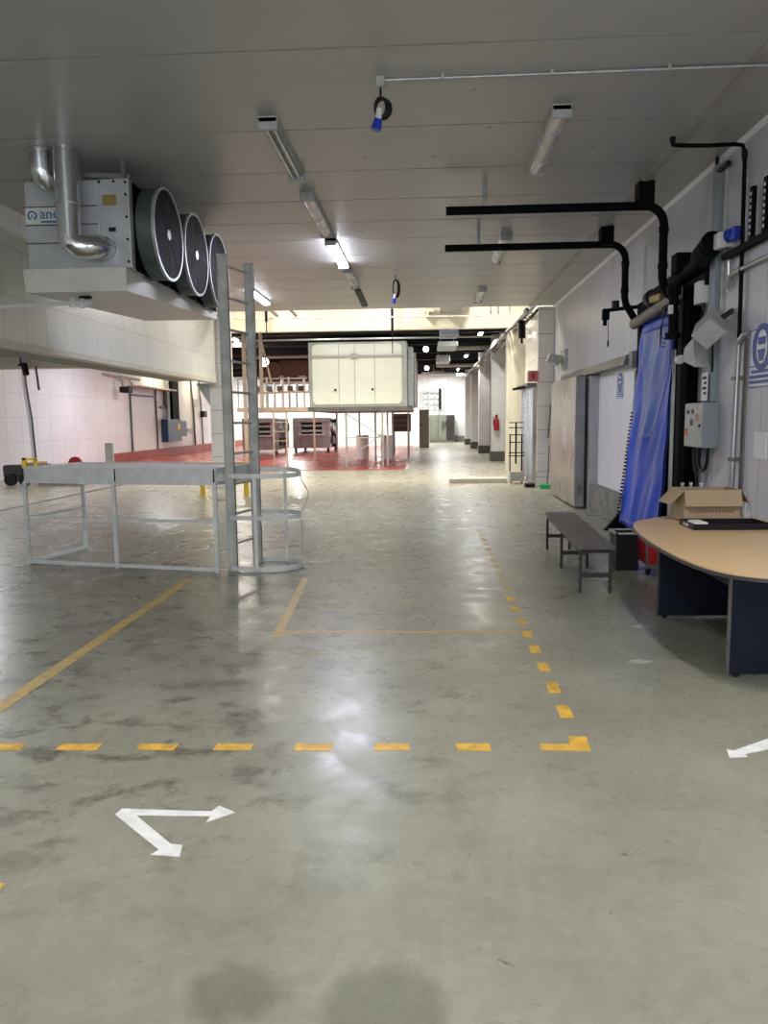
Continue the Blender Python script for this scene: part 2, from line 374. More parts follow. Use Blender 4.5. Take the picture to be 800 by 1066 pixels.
# ================================================================== STRUCTURE
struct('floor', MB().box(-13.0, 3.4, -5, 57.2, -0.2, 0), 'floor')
struct('floor_red', MB().box(-12.8, -0.7, 25.7, 50, 0.0, 0.012), 'redfloor')
struct('trim_red_floor_edge', MB().box(-0.7, -0.55, 25.7, 50, 0, 0.02), 'creamtrim')
struct('trim_floor_gutter', MB().box(-8.28, -8.16, 5, 22, 0, 0.006), 'seam')
# ceiling over the hall: panels with open joints under a dark slab
seams = [-5, -3.6, -2.3, -1.0, 0.3, 1.6, 3.0, 4.45, 5.95, 7.5, 8.72, 9.83, 10.87, 11.9, 13.0, 14.07, 15.15, 16.2, 17.2, 18.2, 19.2]
mb = MB()
for a, b_ in zip(seams[:-1], seams[1:]): mb.box(-5.2, 3.14, a+0.011, b_-0.011, 4.35, 4.43)
struct('ceiling', mb, 'ceil')
struct('ceiling_slab', MB().box(-5.2, 3.34, -5, 19.2, 4.40, 4.55), 'seam')
struct('trim_ceiling_joint', MB().box(2.50, 2.585, -5, 19.2, 4.338, 4.352), 'seamstrip')
struct('trim_ceiling_cove', MB().prism([(3.14, 4.35), (3.14, 4.31), (3.10, 4.35)], 'y', -5, 19.2), 'signwhite')
# right wall around the loading door
mb = MB()
mb.box(3.14, 3.34, -5, 9.3, 0, 4.35); mb.box(3.14, 3.34, 11.35, 19.6, 0, 4.35); mb.box(3.14, 3.34, 9.3, 11.35, 2.95, 4.35)
struct('wall_right', mb, 'rwall')
mb = MB(); mb.box(3.9, 3.95, 9.2, 11.5, 0, 3.0); mb.box(3.34, 3.95, 9.2, 9.3, 0, 3.0); mb.box(3.34, 3.95, 11.35, 11.45, 0, 3.0); mb.box(3.34, 3.95, 9.2, 11.45, 2.95, 3.05)
mb.box(3.34, 3.95, 9.2, 11.45, -0.1, 0.0)
struct('wall_dock_recess', mb, 'void')  # recess sides coloured black to give the darkness beyond the door
struct('wall_back', MB().box(-13.0, -4.5, -5.2, -5, 0, 4.5).box(2.4, 3.4, -5.2, -5, 0, 4.5).box(-4.5, 2.4, -5.2, -5, 3.8, 4.5), 'rwall')
# bulkhead over the left opening
struct('wall_left_bulkhead', MB().box(-5.34, -5.2, -5, 19.2, 2.68, 4.5), 'tile')
struct('trim_bulkhead_edge', MB().box(-5.40, -5.185, -5, 19.2, 2.62, 2.70), 'creamtrim')
struct('ceiling_bulkhead_soffit', MB().box(-6.2, -5.34, -5, 19.2, 2.68, 2.78), 'darkolive')
struct('ceiling_left_low', MB().box(-12.9, -6.2, -5, 21.5, 3.52, 3.62), 'darkolive')
struct('trim_left_beam', MB().box(-12.8, -5.6, 21.2, 21.6, 3.2, 3.52), 'creamtrim')
struct('wall_bulkhead_rear', MB().box(-6.3, -6.2, -5, 19.2, 2.68, 3.6), 'darkolive')
struct('wall_left', MB().box(-13.0, -12.8, -5, 57, 0, 5.0), 'leftwall')
struct('trim_left_kerb', MB().box(-12.8, -12.66, 30.5, 57, 0, 0.42), 'redkerb')
struct('ceiling_left_far', MB().box(-12.9, -6.6, 21.5, 24.2, 4.45, 4.55), 'header')
# raised light well between the hall ceiling and the header
struct('ceiling_raised', MB().box(-6.7, 3.4, 19.2, 24.2, 6.2, 6.3), 'header')
struct('wall_raised_front', MB().box(-6.7, 3.4, 19.1, 19.2, 4.56, 6.2), 'header')
struct('wall_raised_left', MB().box(-6.7, -6.6, 19.2, 24.2, 3.52, 6.2), 'header')
struct('wall_header', MB().box(-6.6, 3.14, 24.0, 24.2, 4.45, 6.2), 'header')
struct('trim_header_edge', MB().box(-6.6, 3.14, 23.95, 24.2, 4.39, 4.46), 'creamtrim')
struct('wall_right_far', MB().box(3.14, 3.34, 19.6, 57, 0, 6.2), 'colgrey')
struct('wall_end', MB().box(-13, 3.4, 57, 57.2, 0, 5.2), 'farwall')
struct('ceiling_dark', MB().box(-12.9, 3.3, 24.2, 57, 4.95, 5.1), 'blackceil')
mb = MB()
for y in (27, 31, 35, 39, 43, 47, 51): mb.box(-12.8, 3.14, y, y+0.25, 4.62, 4.95)
struct('trim_roof_beams', mb, 'blackceil')

# columns
def column(loc, sx, sy, h, m, label, plinth=0.0, group=None, name='column'):
    t = thing(name, loc, label, 'column', group)
    x, y, _ = loc
    MB().box(x-sx/2, x+sx/2, y-sy/2, y+sy/2, plinth, h, 0.01).build('shaft', m, t)
    if plinth: MB().box(x-sx/2-0.03, x+sx/2+0.03, y-sy/2-0.03, y+sy/2+0.03, 0, plinth, 0.01).build('plinth', 'plinth', t)
    return t
column((2.945, 20.4, 0), 0.39, 2.35, 4.34, 'coltile', 'wide white tiled column ending the right wall beside the steel sliding door')
t = column((-5.17, 19.55, 0), 0.46, 0.6, 6.15, 'coltile', 'white tiled column at the far end of the left bulkhead')
MB().prism([(-5.4, 2.62), (-5.4, 2.05), (-5.75, 2.62)], 'y', 19.3, 19.8).build('haunch', 'greysteel', t)
column((2.80, 24.4, 0), 0.56, 0.5, 4.3, 'header', 'cream yellow tiled column behind the black rack trolley', 0, None)
for i, (y, nm) in enumerate(((30.9, 'nearest pale corridor column with dark plinth, carrying the fire extinguisher'), (37.9, 'second pale corridor column with dark plinth, beyond the extinguisher'),
                     (44.2, 'third pale corridor column with dark plinth, farther down the corridor'), (51.0, 'farthest pale corridor column near the end wall'))):
    column((2.86, y, 0), 0.52, 0.6, 4.9, 'colgrey', nm, 0.38, 'columns along the right side of the far corridor')

# ================================================================== LAMPS
def batten(name, x, y0, y1, state, label, group, zc=4.35, light=0, col=(1, 1, 1)):
    L = y1-y0; t = thing(name, (x, (y0+y1)/2, zc), label, 'ceiling light', group)
    MB().prism([(x-0.085, zc), (x+0.085, zc), (x+0.075, zc-0.045), (x-0.075, zc-0.045)], 'y', y0, y1).build('housing', 'greysteel', t)
    z1 = zc-0.045
    mb = MB()
    for yy in (y0, y1-0.05): mb.box(x-0.088, x+0.088, yy, yy+0.05, zc-0.11, zc-0.002, 0.01)
    mb.build('end_cap', 'greyboxlight', t)
    if state == 'open':
        for dx in (-0.035, 0.035): MB().cyl((x+dx, y0+0.05, z1-0.025), (x+dx, y1-0.05, z1-0.025), 0.013).build('tube', 'tube', t, smooth=True)
        mb = MB()
        for k in range(7): mb.box(x-0.07, x+0.07, y0+0.15+k*(L-0.3)/6, y0+0.165+k*(L-0.3)/6, z1-0.012, z1-0.001)
        mb.build('bracket', 'dirt', t)
    else:
        sec = [(x+0.075*cos(a), z1-0.058*sin(a)) for a in [pi*k/8 for k in range(9)]]
        MB().prism(sec, 'y', y0+0.05, y1-0.05).build('diffuser', {'lit': 'diff_lit', 'hot': 'diff_hot'}.get(state, 'diff'), t)
        mb = MB()
        for k in range(1, 4): mb.ring((x, y0+k*L/4, z1), 0.08, 0.012, 'y', 0.02, 12, pi, 2*pi)
        mb.build('clip', 'galv', t)
        if state == 'off': MB().cyl((x, y0+0.06, z1-0.03), (x, y1-0.06, z1-0.03), 0.014).build('tube', 'tube', t)
    if light: area('lamp_light', (0, 0, -0.115), (0, 0, 0), 0.15, L-0.1, light, col, t)
    return t
G1 = 'left row of hall ceiling lights'; G2 = 'right row of hall ceiling lights'
batten('batten_light', -1.39, 7.15, 8.75, 'open', 'unlit batten light with bare tubes, nearest of the left ceiling row', G1)
batten('batten_light', -1.39, 9.45, 11.3, 'off', 'unlit covered batten light just before the lit one in the left ceiling row', G1)
batten('batten_light', -1.39, 11.75, 13.6, 'hot', 'glowing white batten light, the only lit one in the middle of the ceiling', G1, light=110, col=(0.80, 0.84, 1))
t = batten('batten_light', -1.37, 13.95, 15.7, 'off', 'unlit batten light with a broken hanging end beyond the lit one', G1)
MB().bar((-1.33, 15.65, 4.23), (-1.22, 16.1, 3.98), 0.12, 0.05).build('loose_cover', 'drum', t)
batten('batten_light', 1.2, 7.1, 8.75, 'off', 'unlit covered batten light, nearest of the right ceiling row', G2)
batten('batten_light', 1.2, 11.7, 13.5, 'off', 'unlit batten light in the right ceiling row just behind the farther black boom', G2)
batten('batten_light', 1.2, 16.3, 17.9, 'off', 'unlit batten light, farthest of the right ceiling row', G2)
for x, y, pw in ((-1.39, -2.6, 40), (-1.39, 1.6, 55), (1.2, -2.6, 50), (1.2, 1.9, 120)):  # out-of-view lamps added to light the near hall
    batten('batten_light', x, y, y+1.6, 'lit', 'unseen lit batten light added near the photographer', 'unseen lights added near the photographer', light=pw, col=(1, 0.98, 0.95))
batten('batten_light', -3.55, 15.9, 17.6, 'lit', 'glowing warm batten light seen between the ladder posts', None, light=40, col=(1.0, 0.86, 0.74))
# lamps of the left room and the far hall
for x, y, p, c in ((-10, 8.0, 190, (0.93, 0.95, 1)), (-9.8, 15, 210, (0.93, 0.95, 1.0))):
    batten('batten_light', x, y, y+1.6, 'lit', 'lit batten light above the left side room', 'lights of the left side room', zc=3.52, light=p, col=c)
for x, y, p, c in ((-9.3, 26, 330, (0.95, 0.93, 1.0)), (-11.9, 35, 150, (1, 0.86, 0.5)), (-11.9, 41, 130, (1, 0.82, 0.42)),
                   (-7.5, 30, 420, (1.0, 0.9, 0.8)), (-3, 38, 380, (1, 0.97, 0.92)), (-8, 46, 480, (1, 0.97, 0.92)), (-3, 51, 800, (1, 1, 0.98)), (-9, 53, 600, (1, 1, 0.98)), (1.2, 53.5, 300, (1, 1, 1))):
    batten('batten_light', x, y, y+1.6, 'lit', 'lit batten light under the black roof of the far hall', 'lights over the red floor', zc=4.95, light=p, col=c)
for y, nm in ((27.2, 'nearest'), (36.9, 'middle'), (46.5, 'farthest')):
    batten('batten_light', 2.0, y, y+1.4, 'lit', 'glowing batten light over the far corridor, %s of three' % nm, 'row of lit lights over the far corridor', zc=4.75, light=110, col=(1, 0.98, 0.94))
for x in (-4.4, -1.2, 1.7):
    batten('batten_light', x, 20.6, 22.2, 'lit', 'lit batten light inside the raised light well', 'lights of the raised light well', zc=6.18, light=250, col=(1, 0.93, 0.78))
for (x, y, z, r, lab) in ((-7.05, 34, 4.25, 0.2, 'big glowing round floodlight beside the brown duct'), (0.04, 33, 4.6, 0.12, 'small glowing round lamp over the corridor, upper of two'),
                     (0.1, 45, 4.6, 0.13, 'small glowing round lamp over the corridor, lower of two')):
    t = thing('pendant_lamp', (x, y, z), lab, 'lamp')
    bm = MB(); bmesh.ops.create_uvsphere(bm.bm, u_segments=16, v_segments=10, radius=r, matrix=Matrix.Translation((x, y, z))); bm.build('bulb', 'lamp_lit', t, smooth=True)
    MB().cyl((x, y, z+r*0.8), (x, y, z+r+0.15), r*0.5).cyl((x, y, z+r+0.1), (x, y, 4.95), 0.015).build('holder', 'black', t)

# ================================================================== COOLER
t = thing('evaporator_cooler', (-3.6, 9.6, 3.0), 'large ceiling hung metal air cooler with three round fans and drip tray', 'cooler')
MB().box(-4.10, -3.33, 8.02, 11.2, 3.24, 4.12, 0.012).build('casing', 'coolerplate', t)
mb = MB()
for z in (3.5, 3.68, 3.86): mb.box(-4.105, -3.34, 8.005, 8.02, z, z+0.008)
mb.build('panel_joint', 'seam', t)
MB().box(-3.325, -3.00, 8.0, 11.25, 3.24, 4.12, 0.01).build('fan_housing', 'coolerplate', t)
mb = MB()
for z in (3.3, 3.52, 3.74, 3.96, 4.08):
    for x in (-3.03,): mb.cyl((x, 8.0, z), (x, 7.985, z), 0.013, seg=8)
for x in (-3.3, -3.15): mb.cyl((x, 8.0, 4.09), (x, 7.985, 4.09), 0.013, seg=8)
mb.build('bolt', 'black', t)
MB().box(-3.27, -3.13, 7.985, 8.0, 3.86, 3.96).build('rating_plate', 'brass', t)
MB().box(-3.22, -3.15, 7.985, 8.0, 3.60, 3.64).build('small_plate', 'black', t)
for k, yc in enumerate((8.58, 9.62, 10.66)):
    f = MB()
    n = 40
    f.ring((-2.95, yc, 3.69), 0.475, 0.02, 'x', 0.30, 40).build('fan_drum', 'drum', t, smooth=True)
    fo = [c for c in t.children][-1]
    MB().ring((-2.80, yc, 3.69), 0.488, 0.028, 'x', 0.03, 40).build('rim', 'rim', fo, smooth=True)
    g = MB()
    for r in [0.06+0.0165*i for i in range(25)]: g.ring((-2.80, yc, 3.69), r, 0.007, 'x', 0.006, 32)
    for a in range(8): g.bar((-2.797, yc, 3.69), (-2.797, yc+0.465*cos(a*pi/4), 3.69+0.465*sin(a*pi/4)), 0.006, 0.006)
    g.build('grille', 'grille', fo)
    MB().cyl((-2.83, yc, 3.69), (-2.785, yc, 3.69), 0.055).build('hub', 'rim', fo, smooth=True)
    b5 = MB()
    for a in range(5):
        A = a*2*pi/5+k
        b5.grid(lambda u, v, A=A: Vector((-2.90+0.07*(v-0.5)*1.2, yc+(0.07+0.36*u)*cos(A+(v-0.5)*0.9), 3.69+(0.07+0.36*u)*sin(A+(v-0.5)*0.9))), 4, 4)
    b5.build('fan_blade', 'black', fo, solid=0.004)
    MB().box(-2.99, -2.985, yc-0.5, yc+0.5, 3.22, 4.1).build('drum_shade', 'void', fo)  # black sheet in place of the shade inside the drum
# drip tray: deeper at the near end
m_ = MB(); bm = m_.bm
T = [(-4.13, 7.95, 3.235), (-3.05, 7.95, 3.235), (-3.03, 11.35, 3.275), (-4.13, 11.35, 3.275)]; B = [(-4.11, 7.95, 3.0), (-3.05, 7.95, 3.0), (-3.03, 11.35, 3.14), (-4.10, 11.35, 3.14)]
vt = [bm.verts.new(p) for p in T]; vb = [bm.verts.new(p) for p in B]
bm.faces.new(vt); bm.faces.new(vb[::-1])
for i in range(4): bm.faces.new((vt[i], vt[(i+1) % 4], vb[(i+1) % 4], vb[i]))
m_.build('drip_tray', 'cream', t)
mb = MB()
for x in (-4.05, -3.1):
    for y in (8.15, 11.0): mb.box(x-0.02, x+0.02, y-0.02, y+0.02, 4.12, 4.35)
mb.bar((-3.5, 8.1, 4.19), (-3.05, 8.2, 4.19), 0.04, 0.05)
mb.build('hanger', 'rail', t)
mw = Matrix.Translation((-3.985, 8.01, 3.745)) @ Matrix.Rotation(radians(90), 4, 'X')
MB().box(-4.09, -3.55, 8.0, 8.012, 3.69, 3.855).build('name_plate', 'lightsteel', t)
MB().ring((-4.02, 7.998, 3.775), 0.05, 0.016, 'y', 0.006, 24, radians(-50), radians(230)).bar((-4.04, 7.997, 3.735), (-4.02, 7.997, 3.79), 0.012, 0.004).bar((-4.0, 7.997, 3.735), (-4.02, 7.997, 3.79), 0.012, 0.004).build('logo_mark', 'logo', t)
text_mesh('logo_text', 'anéc', 0.145, 'logo', t, Matrix.Translation((-3.94, 7.998, 3.745)) @ Matrix.Rotation(radians(90), 4, 'X'))
MB().box(-3.93, -3.68, 7.994, 8.0, 3.705, 3.722).build('logo_line', 'logo', t)
# insulated pipes
def pipe(name, m, pts, r, label, cat='pipe', parts=(), group=None):
    t = thing(name, pts[0], label, cat, group); MB().tube(pts, r, 18).build('pipe', m, t, smooth=True)
    for nm, mm, f in parts: f(MB()).build(nm, mm, t)
    return t
p2 = [(-3.53, 7.76, 4.349), (-3.53, 7.76, 3.52), (-3.51, 7.76, 3.45), (-3.46, 7.77, 3.41), (-3.36, 7.80, 3.40), (-3.29, 7.86, 3.42), (-3.27, 7.99, 3.44)]
pipe('insulated_pipe', 'alu', p2, 0.115, 'thick shiny insulated pipe bending into the front of the air cooler', parts=[('collar', 'galv', lambda b: b.cyl((-3.53, 7.76, 3.80), (-3.53, 7.76, 3.82), 0.119, seg=24).cyl((-3.53, 7.76, 4.33), (-3.53, 7.76, 4.349), 0.14, seg=24))])
p1 = [(-3.81, 7.82, 4.349), (-3.81, 7.82, 4.17), (-3.80, 7.84, 4.10), (-3.76, 7.88, 4.06), (-3.72, 7.99, 4.04)]
pipe('insulated_pipe', 'alu', p1, 0.11, 'short shiny insulated pipe left of the long one above the cooler', parts=[('collar', 'galv', lambda b: b.cyl((-3.81, 7.82, 4.33), (-3.81, 7.82, 4.349), 0.135, seg=24))])
pipe('drain_pipe', 'white', [(-5.19, 8.3, 2.90), (-3.85, 8.3, 2.94), (-3.6, 8.3, 2.96)], 0.02, 'thin white drain pipe with valve running left from under the drip tray',
     parts=[('valve', 'lightsteel', lambda b: b.cyl((-3.78, 8.3, 2.90), (-3.78, 8.3, 3.0), 0.035).cyl((-3.68, 8.3, 2.89), (-3.68, 8.3, 3.0), 0.03).cyl((-3.82, 8.3, 2.94), (-3.58, 8.3, 2.94), 0.035)), ('tap', 'black', lambda b: b.box(-3.7, -3.58, 8.27, 8.33, 2.985, 3.01))])

# ================================================================== LADDER AND PLATFORM
A = Vector((-2.155, 8.37, 0)); Bp = Vector((-1.985, 8.87, 0)); d = (Bp-A).normalized()
t = thing('caged_ladder', (-2.0, 8.6, 0), 'tall grey steel ladder with low hooped cage standing on the hall floor', 'ladder')
for p in (A, Bp):
    ux = Vector((d.y, -d.x, 0)); mb = MB()
    Rz = Matrix.Rotation(math.atan2(ux.y, ux.x), 3, 'Z')
    mb.box(p.x-0.052, p.x+0.052, p.y-0.012, p.y+0.012, 0, 3.42); mb.box(p.x-0.052, p.x-0.04, p.y-0.03, p.y+0.03, 0, 3.42); mb.box(p.x+0.04, p.x+0.052, p.y-0.03, p.y+0.03, 0, 3.42)
    mb.box(p.x-0.06, p.x+0.065, p.y-0.035, p.y+0.035, 3.42, 3.428)
    mb.build('post', 'greysteel', t)
for k in range(10):
    z = 0.3+k*0.335
    MB().cyl(A+Vector((0.02, 0, z)), Bp+Vector((-0.02, 0, z)), 0.014, seg=8).build('rung', 'greysteel', t)
def hoop(z, dz=0.0, wd=0.05):
    pts = []; c = (A+Bp)/2+Vector((0.1, 0, 0)); n = 22; mb = MB()
    P = [A+Vector((0.0, -0.04, 0))]+[Vector((-1.80+0.385*cos(a), 8.60+0.34*sin(a), 0)) for a in [-pi/2+pi*i/n for i in range(n+1)]]+[Bp+Vector((0.0, 0.04, 0))]
    V = []
    for i, p in enumerate(P):
        zz = z+dz*max(0, (p.y-8.5))*1.0
        q = P[min(i+1, len(P)-1)]-P[max(i-1, 0)]; nn = Vector((q.y, -q.x, 0)).normalized()*0.004
        V.append([mb.bm.verts.new(p+nn*s+Vector((0, 0, zz+h))) for s, h in ((1, -wd/2), (1, wd/2), (-1, wd/2), (-1, -wd/2))])
    for i in range(len(V)-1):
        for k in range(4): mb.bm.faces.new((V[i][k], V[i][(k+1) % 4], V[i+1][(k+1) % 4], V[i+1][k]))
    mb.bm.faces.new(V[0]); mb.bm.faces.new(V[-1][::-1])
    return mb
hoop(0.03).build('hoop', 'lightsteel', t); hoop(0.60).build('hoop', 'lightsteel', t); hoop(1.06, 0.10).build('hoop', 'lightsteel', t)
MB().box(-1.885, -1.845, 8.26, 8.266, 0.03, 1.08).build('cage_strip', 'lightsteel', t)
MB().box(-1.66, -1.625, 8.895, 8.90, 0.03, 1.12).build('cage_strip', 'lightsteel', t)
MB().tube([(-1.415, 8.6, 0.03), (-1.40, 8.6, 0.35), (-1.415, 8.6, 0.62), (-1.33, 8.6, 0.80), (-1.325, 8.6, 0.86), (-1.405, 8.6, 1.0), (-1.41, 8.6, 1.08)], 0.006, 6).build('bent_wire', 'greysteel', t)

t = thing('steel_platform', (-3.4, 9.0, 0), 'low light grey steel work platform frame standing left of the ladder', 'platform')
PA = Vector((-4.72, 8.80, 0)); PB = Vector((-2.30, 8.25, 0)); nb = Vector((0.22, 1.0, 0))
PC = PA+nb*1.03; PD = PB+nb*1.03
def zb(p, z): return Vector((p.x, p.y, z))
for p in (PA, (PA+PB)/2*1.0+Vector((-0.03, 0, 0)), PB, PC, PD):
    MB().bar(zb(p, 0), zb(p, 0.98), 0.04, 0.04).build('leg', 'lightsteel', t)
mb = MB(); mb.bar(zb(PA, 1.065), zb(PB, 1.065), 0.2, 0.03).bar(zb(PC, 1.065), zb(PD, 1.065), 0.2, 0.03).bar(zb(PA, 1.065), zb(PC, 1.065), 0.2, 0.03).bar(zb(PB, 1.065), zb(PD, 1.065), 0.2, 0.03)
mb2 = MB()
# side plates (upright channels around the deck)
m_ = MB()
for a, b_ in ((PA, PB), (PC, PD), (PA, PC), (PB, PD)): m_.bar(zb(a, 1.06), zb(b_, 1.06), 0.03, 0.19)
m_.build('edge_channel', 'lightsteel', t); mb.bm.free(); mb2.bm.free()
m_ = MB(); bm = m_.bm
vs = [bm.verts.new(zb(p, 1.12)) for p in (PA, PB, PD, PC)]; vu = [bm.verts.new(zb(p, 1.135)) for p in (PA, PB, PD, PC)]
bm.faces.new(vs[::-1]); bm.faces.new(vu)
for i in range(4): bm.faces.new((vs[i], vs[(i+1) % 4], vu[(i+1) % 4], vu[i]))
m_.build('deck', 'lightsteel', t)
for z, w_ in ((0.03, 0.035), (0.56, 0.03)):
    MB().bar(zb(PA, z), zb(PB, z), w_, w_).build('front_rail', 'lightsteel', t)
    MB().bar(zb(PA, z), zb(PC, z), w_, w_).build('side_rail', 'lightsteel', t)
mb = MB()
for p in (PA, (PA+PB)/2, PB): mb.bar(zb(p, 1.0)+Vector((0, -0.02, 0)), zb(p, 1.14)+Vector((0, -0.02, 0)), 0.012, 0.012)
mb.build('clamp', 'black', t)
MB().bar((-2.29, 8.3, 1.04), (-2.21, 8.32, 1.06), 0.02, 0.09).build('link_plate', 'greysteel', t)
MB().bar((-2.29, 8.3, 0.80), (-2.21, 8.33, 0.80), 0.02, 0.02).build('link_rod', 'greysteel', t)

t = thing('safety_barrier', (-4.5, 17.2, 0), 'low yellow steel barrier on the floor behind the ladder', 'barrier')
for x in (-5.05, -4.05): MB().box(x-0.05, x+0.05, 17.1, 17.2, 0, 0.75).build('post', 'yellowpl', t)
MB().box(-5.1, -4.0, 17.12, 17.18, 0.68, 0.76).build('rail', 'yellowpl', t)

# ================================================================== FLOOR MARKINGS
def mark(name, pts, m, label, group=None, z=0.002):
    o = MB().prism(pts, 'z', 0.0, z).build(name, m); return tag(o, label, 'floor marking', group)
ordn = ['first', 'second', 'third', 'fourth', 'fifth', 'sixth', 'seventh', 'eighth', 'ninth', 'tenth', 'eleventh', 'twelfth', 'thirteenth', 'fourteenth', 'fifteenth', 'sixteenth', 'seventeenth', 'eighteenth', 'nineteenth', 'twentieth']
cd = [(-2.30, -2.08), (-1.89, -1.68), (-1.485, -1.285), (-1.082, -0.89), (-0.672, -0.482), (-0.266, -0.09), (0.150, 0.318)]
for i, (a, b_) in enumerate(cd):
    y = 3.687+0.012*i/1.2
    j = lambda: random.uniform(-0.006, 0.006)
    mark('floor_dash', [(a+j(), y-0.038+j()), (b_+j(), y-0.038+j()), (b_+j(), y+0.042+j()), (a+j(), y+0.042+j())], 'yellow', 'yellow dash painted on the floor, %s from the left in the crosswise row' % ordn[i], 'yellow dashes of the crosswise row')
mark('corner_mark', [(0.57, 3.722), (0.815, 3.712), (0.83, 3.89), (0.735, 3.895), (0.728, 3.795), (0.572, 3.795)], 'yellow', 'yellow L-shaped corner painted on the floor where the dashed rows meet')
y = 4.14; i = 0
while y < 11.6:
    ln = 0.19; off = 0.0 if y < 7 else 0.015
    mark('floor_dash', [(0.74+off, y), (0.815+off, y+0.004), (0.818+off, y+ln), (0.744+off, y+ln)], 'yellow' if y < 7.3 else 'yellowfade',
         'yellow dash painted on the floor, %s from the corner in the lengthwise row' % ordn[min(i, 19)], 'yellow dashes of the lengthwise row')
    y += 0.397; i += 1
tag(MB().prism([(-2.56, 4.0), (-2.46, 4.0), (-2.46, 7.95), (-2.55, 7.95)], 'z', 0, 0.002).build('floor_line', 'yellowfade'), 'long worn yellow line running away from the left edge towards the platform', 'floor marking')
tag(MB().prism([(-1.20, 5.72), (-1.115, 5.72), (-1.24, 7.95), (-1.31, 7.95)], 'z', 0, 0.002).build('floor_line', 'yellowfade'), 'short worn yellow line leading from the thin line to the ladder cage', 'floor marking')
tag(MB().prism([(-1.14, 5.845), (0.72, 5.865), (0.72, 5.905), (-1.14, 5.89)], 'z', 0, 0.0015).build('floor_line', 'yellowfade'), 'thin pale yellow line running crosswise to the dashed row', 'floor marking')
mark('arrow_marking', [(-1.326, 3.028), (-1.316, 3.077), (-0.922, 3.065), (-0.902, 3.115), (-0.817, 3.06), (-0.918, 2.978), (-0.915, 3.025), (-1.232, 3.023),
      (-1.011, 2.807), (-0.963, 2.802), (-0.949, 2.722), (-1.065, 2.731), (-1.044, 2.765)], 'whitepaint', 'white two-headed V-shaped arrow painted on the floor at the left')
mark('arrow_marking', [(1.493, 3.756), (1.522, 3.74), (1.85, 3.955), (1.98, 3.95), (1.90, 3.85), (1.56, 3.70), (1.561, 3.67), (1.469, 3.657)], 'whitepaint', 'white arrow painted on the floor cut by the right edge')
mark('floor_dot', [(-1.56, 2.47), (-1.53, 2.47), (-1.53, 2.53), (-1.56, 2.53)], 'yellow', 'tiny yellow paint spot at the left edge near the camera')
for (x, y_, lab) in ((1.72, 6.05, 'pale worn paint patch on the floor left of the far table panel'), (1.45, 5.15, 'pale scraped paint patch on the floor left of the near table panel')):
    mark('paint_patch', [(x-0.09, y_), (x+0.02, y_-0.05), (x+0.09, y_+0.02), (x-0.02, y_+0.06)], mat('faint_white', (0.42, 0.43, 0.40), 0.5, 0, 0.4, 18, world=True), lab)

# ================================================================== CEILING PLUGS, CONDUITS
def plug(x, y, ztop, zbot, lab, conduit=False):
    t = thing('hanging_socket', (x, y, ztop), lab, 'power socket', 'blue plugs hanging from the ceiling')
    MB().box(x-0.035, x+0.035, y-0.035, y+0.035, ztop-0.08, ztop, 0.008).build('junction_box', 'greysteel', t)
    MB().cyl((x, y, ztop-0.08), (x, y, ztop-0.18), 0.008, seg=8).build('hook', 'black', t)
    h = ztop-0.16-zbot
    for k in range(4):
        rx = 0.045+0.006*k; ry = (h-0.1)/2
        MB().tube([(x+rx*cos(a)+0.006*k, y+0.012*(k-1.5), ztop-0.16-ry+ry*sin(a)) for a in [2*pi*i/20 for i in range(21)]], 0.011, 6).build('cable_loop', 'black', t, smooth=True)
    MB().cyl((x-0.01, y-0.03, zbot+0.16), (x-0.02, y-0.03, zbot+0.07), 0.024).build('plug_body', 'white', t, smooth=True)
    MB().cyl((x-0.02, y-0.03, zbot+0.08), (x-0.04, y-0.03, zbot), 0.033, 0.042).build('plug_cap', 'blue', t, smooth=True)
    return t
plug(-0.34, 6.45, 4.35, 3.94, 'blue plug on a coiled black cable hanging at the end of the ceiling conduit')
plug(-0.53, 14.4, 4.35, 3.77, 'blue plug on a coiled black cable hanging farther back beyond the lit lamp')
t = thing('conduit', (1.0, 6.45, 4.3), 'thin silver conduit clipped across the ceiling from the nearer hanging plug to the right', 'conduit')
MB().cyl((-0.31, 6.45, 4.325), (3.14, 6.42, 4.325), 0.013, seg=10).build('tube', 'galv', t, smooth=True)
mb = MB()
for x in (0.15, 1.0, 1.9, 2.8): mb.box(x-0.012, x+0.012, 6.41, 6.47, 4.31, 4.35)
mb.build('clip', 'greysteel', t)
mb = MB()
for k in range(11):
    x = [-1.5, -0.6, 0.42, -2.7, 0.1, 1.9, 0.62, -0.9, 1.7, 2.0, -3.9][k]; y_ = [6.9, 8.3, 6.75, 5.6, 8.35, 5.4, 7.6, 11.4, 8.2, 6.6, 5.0][k]
    mb.cyl((x, y_, 4.35), (x, y_, 4.345), 0.022, seg=10)
struct('trim_ceiling_rosettes', mb, 'seamstrip')

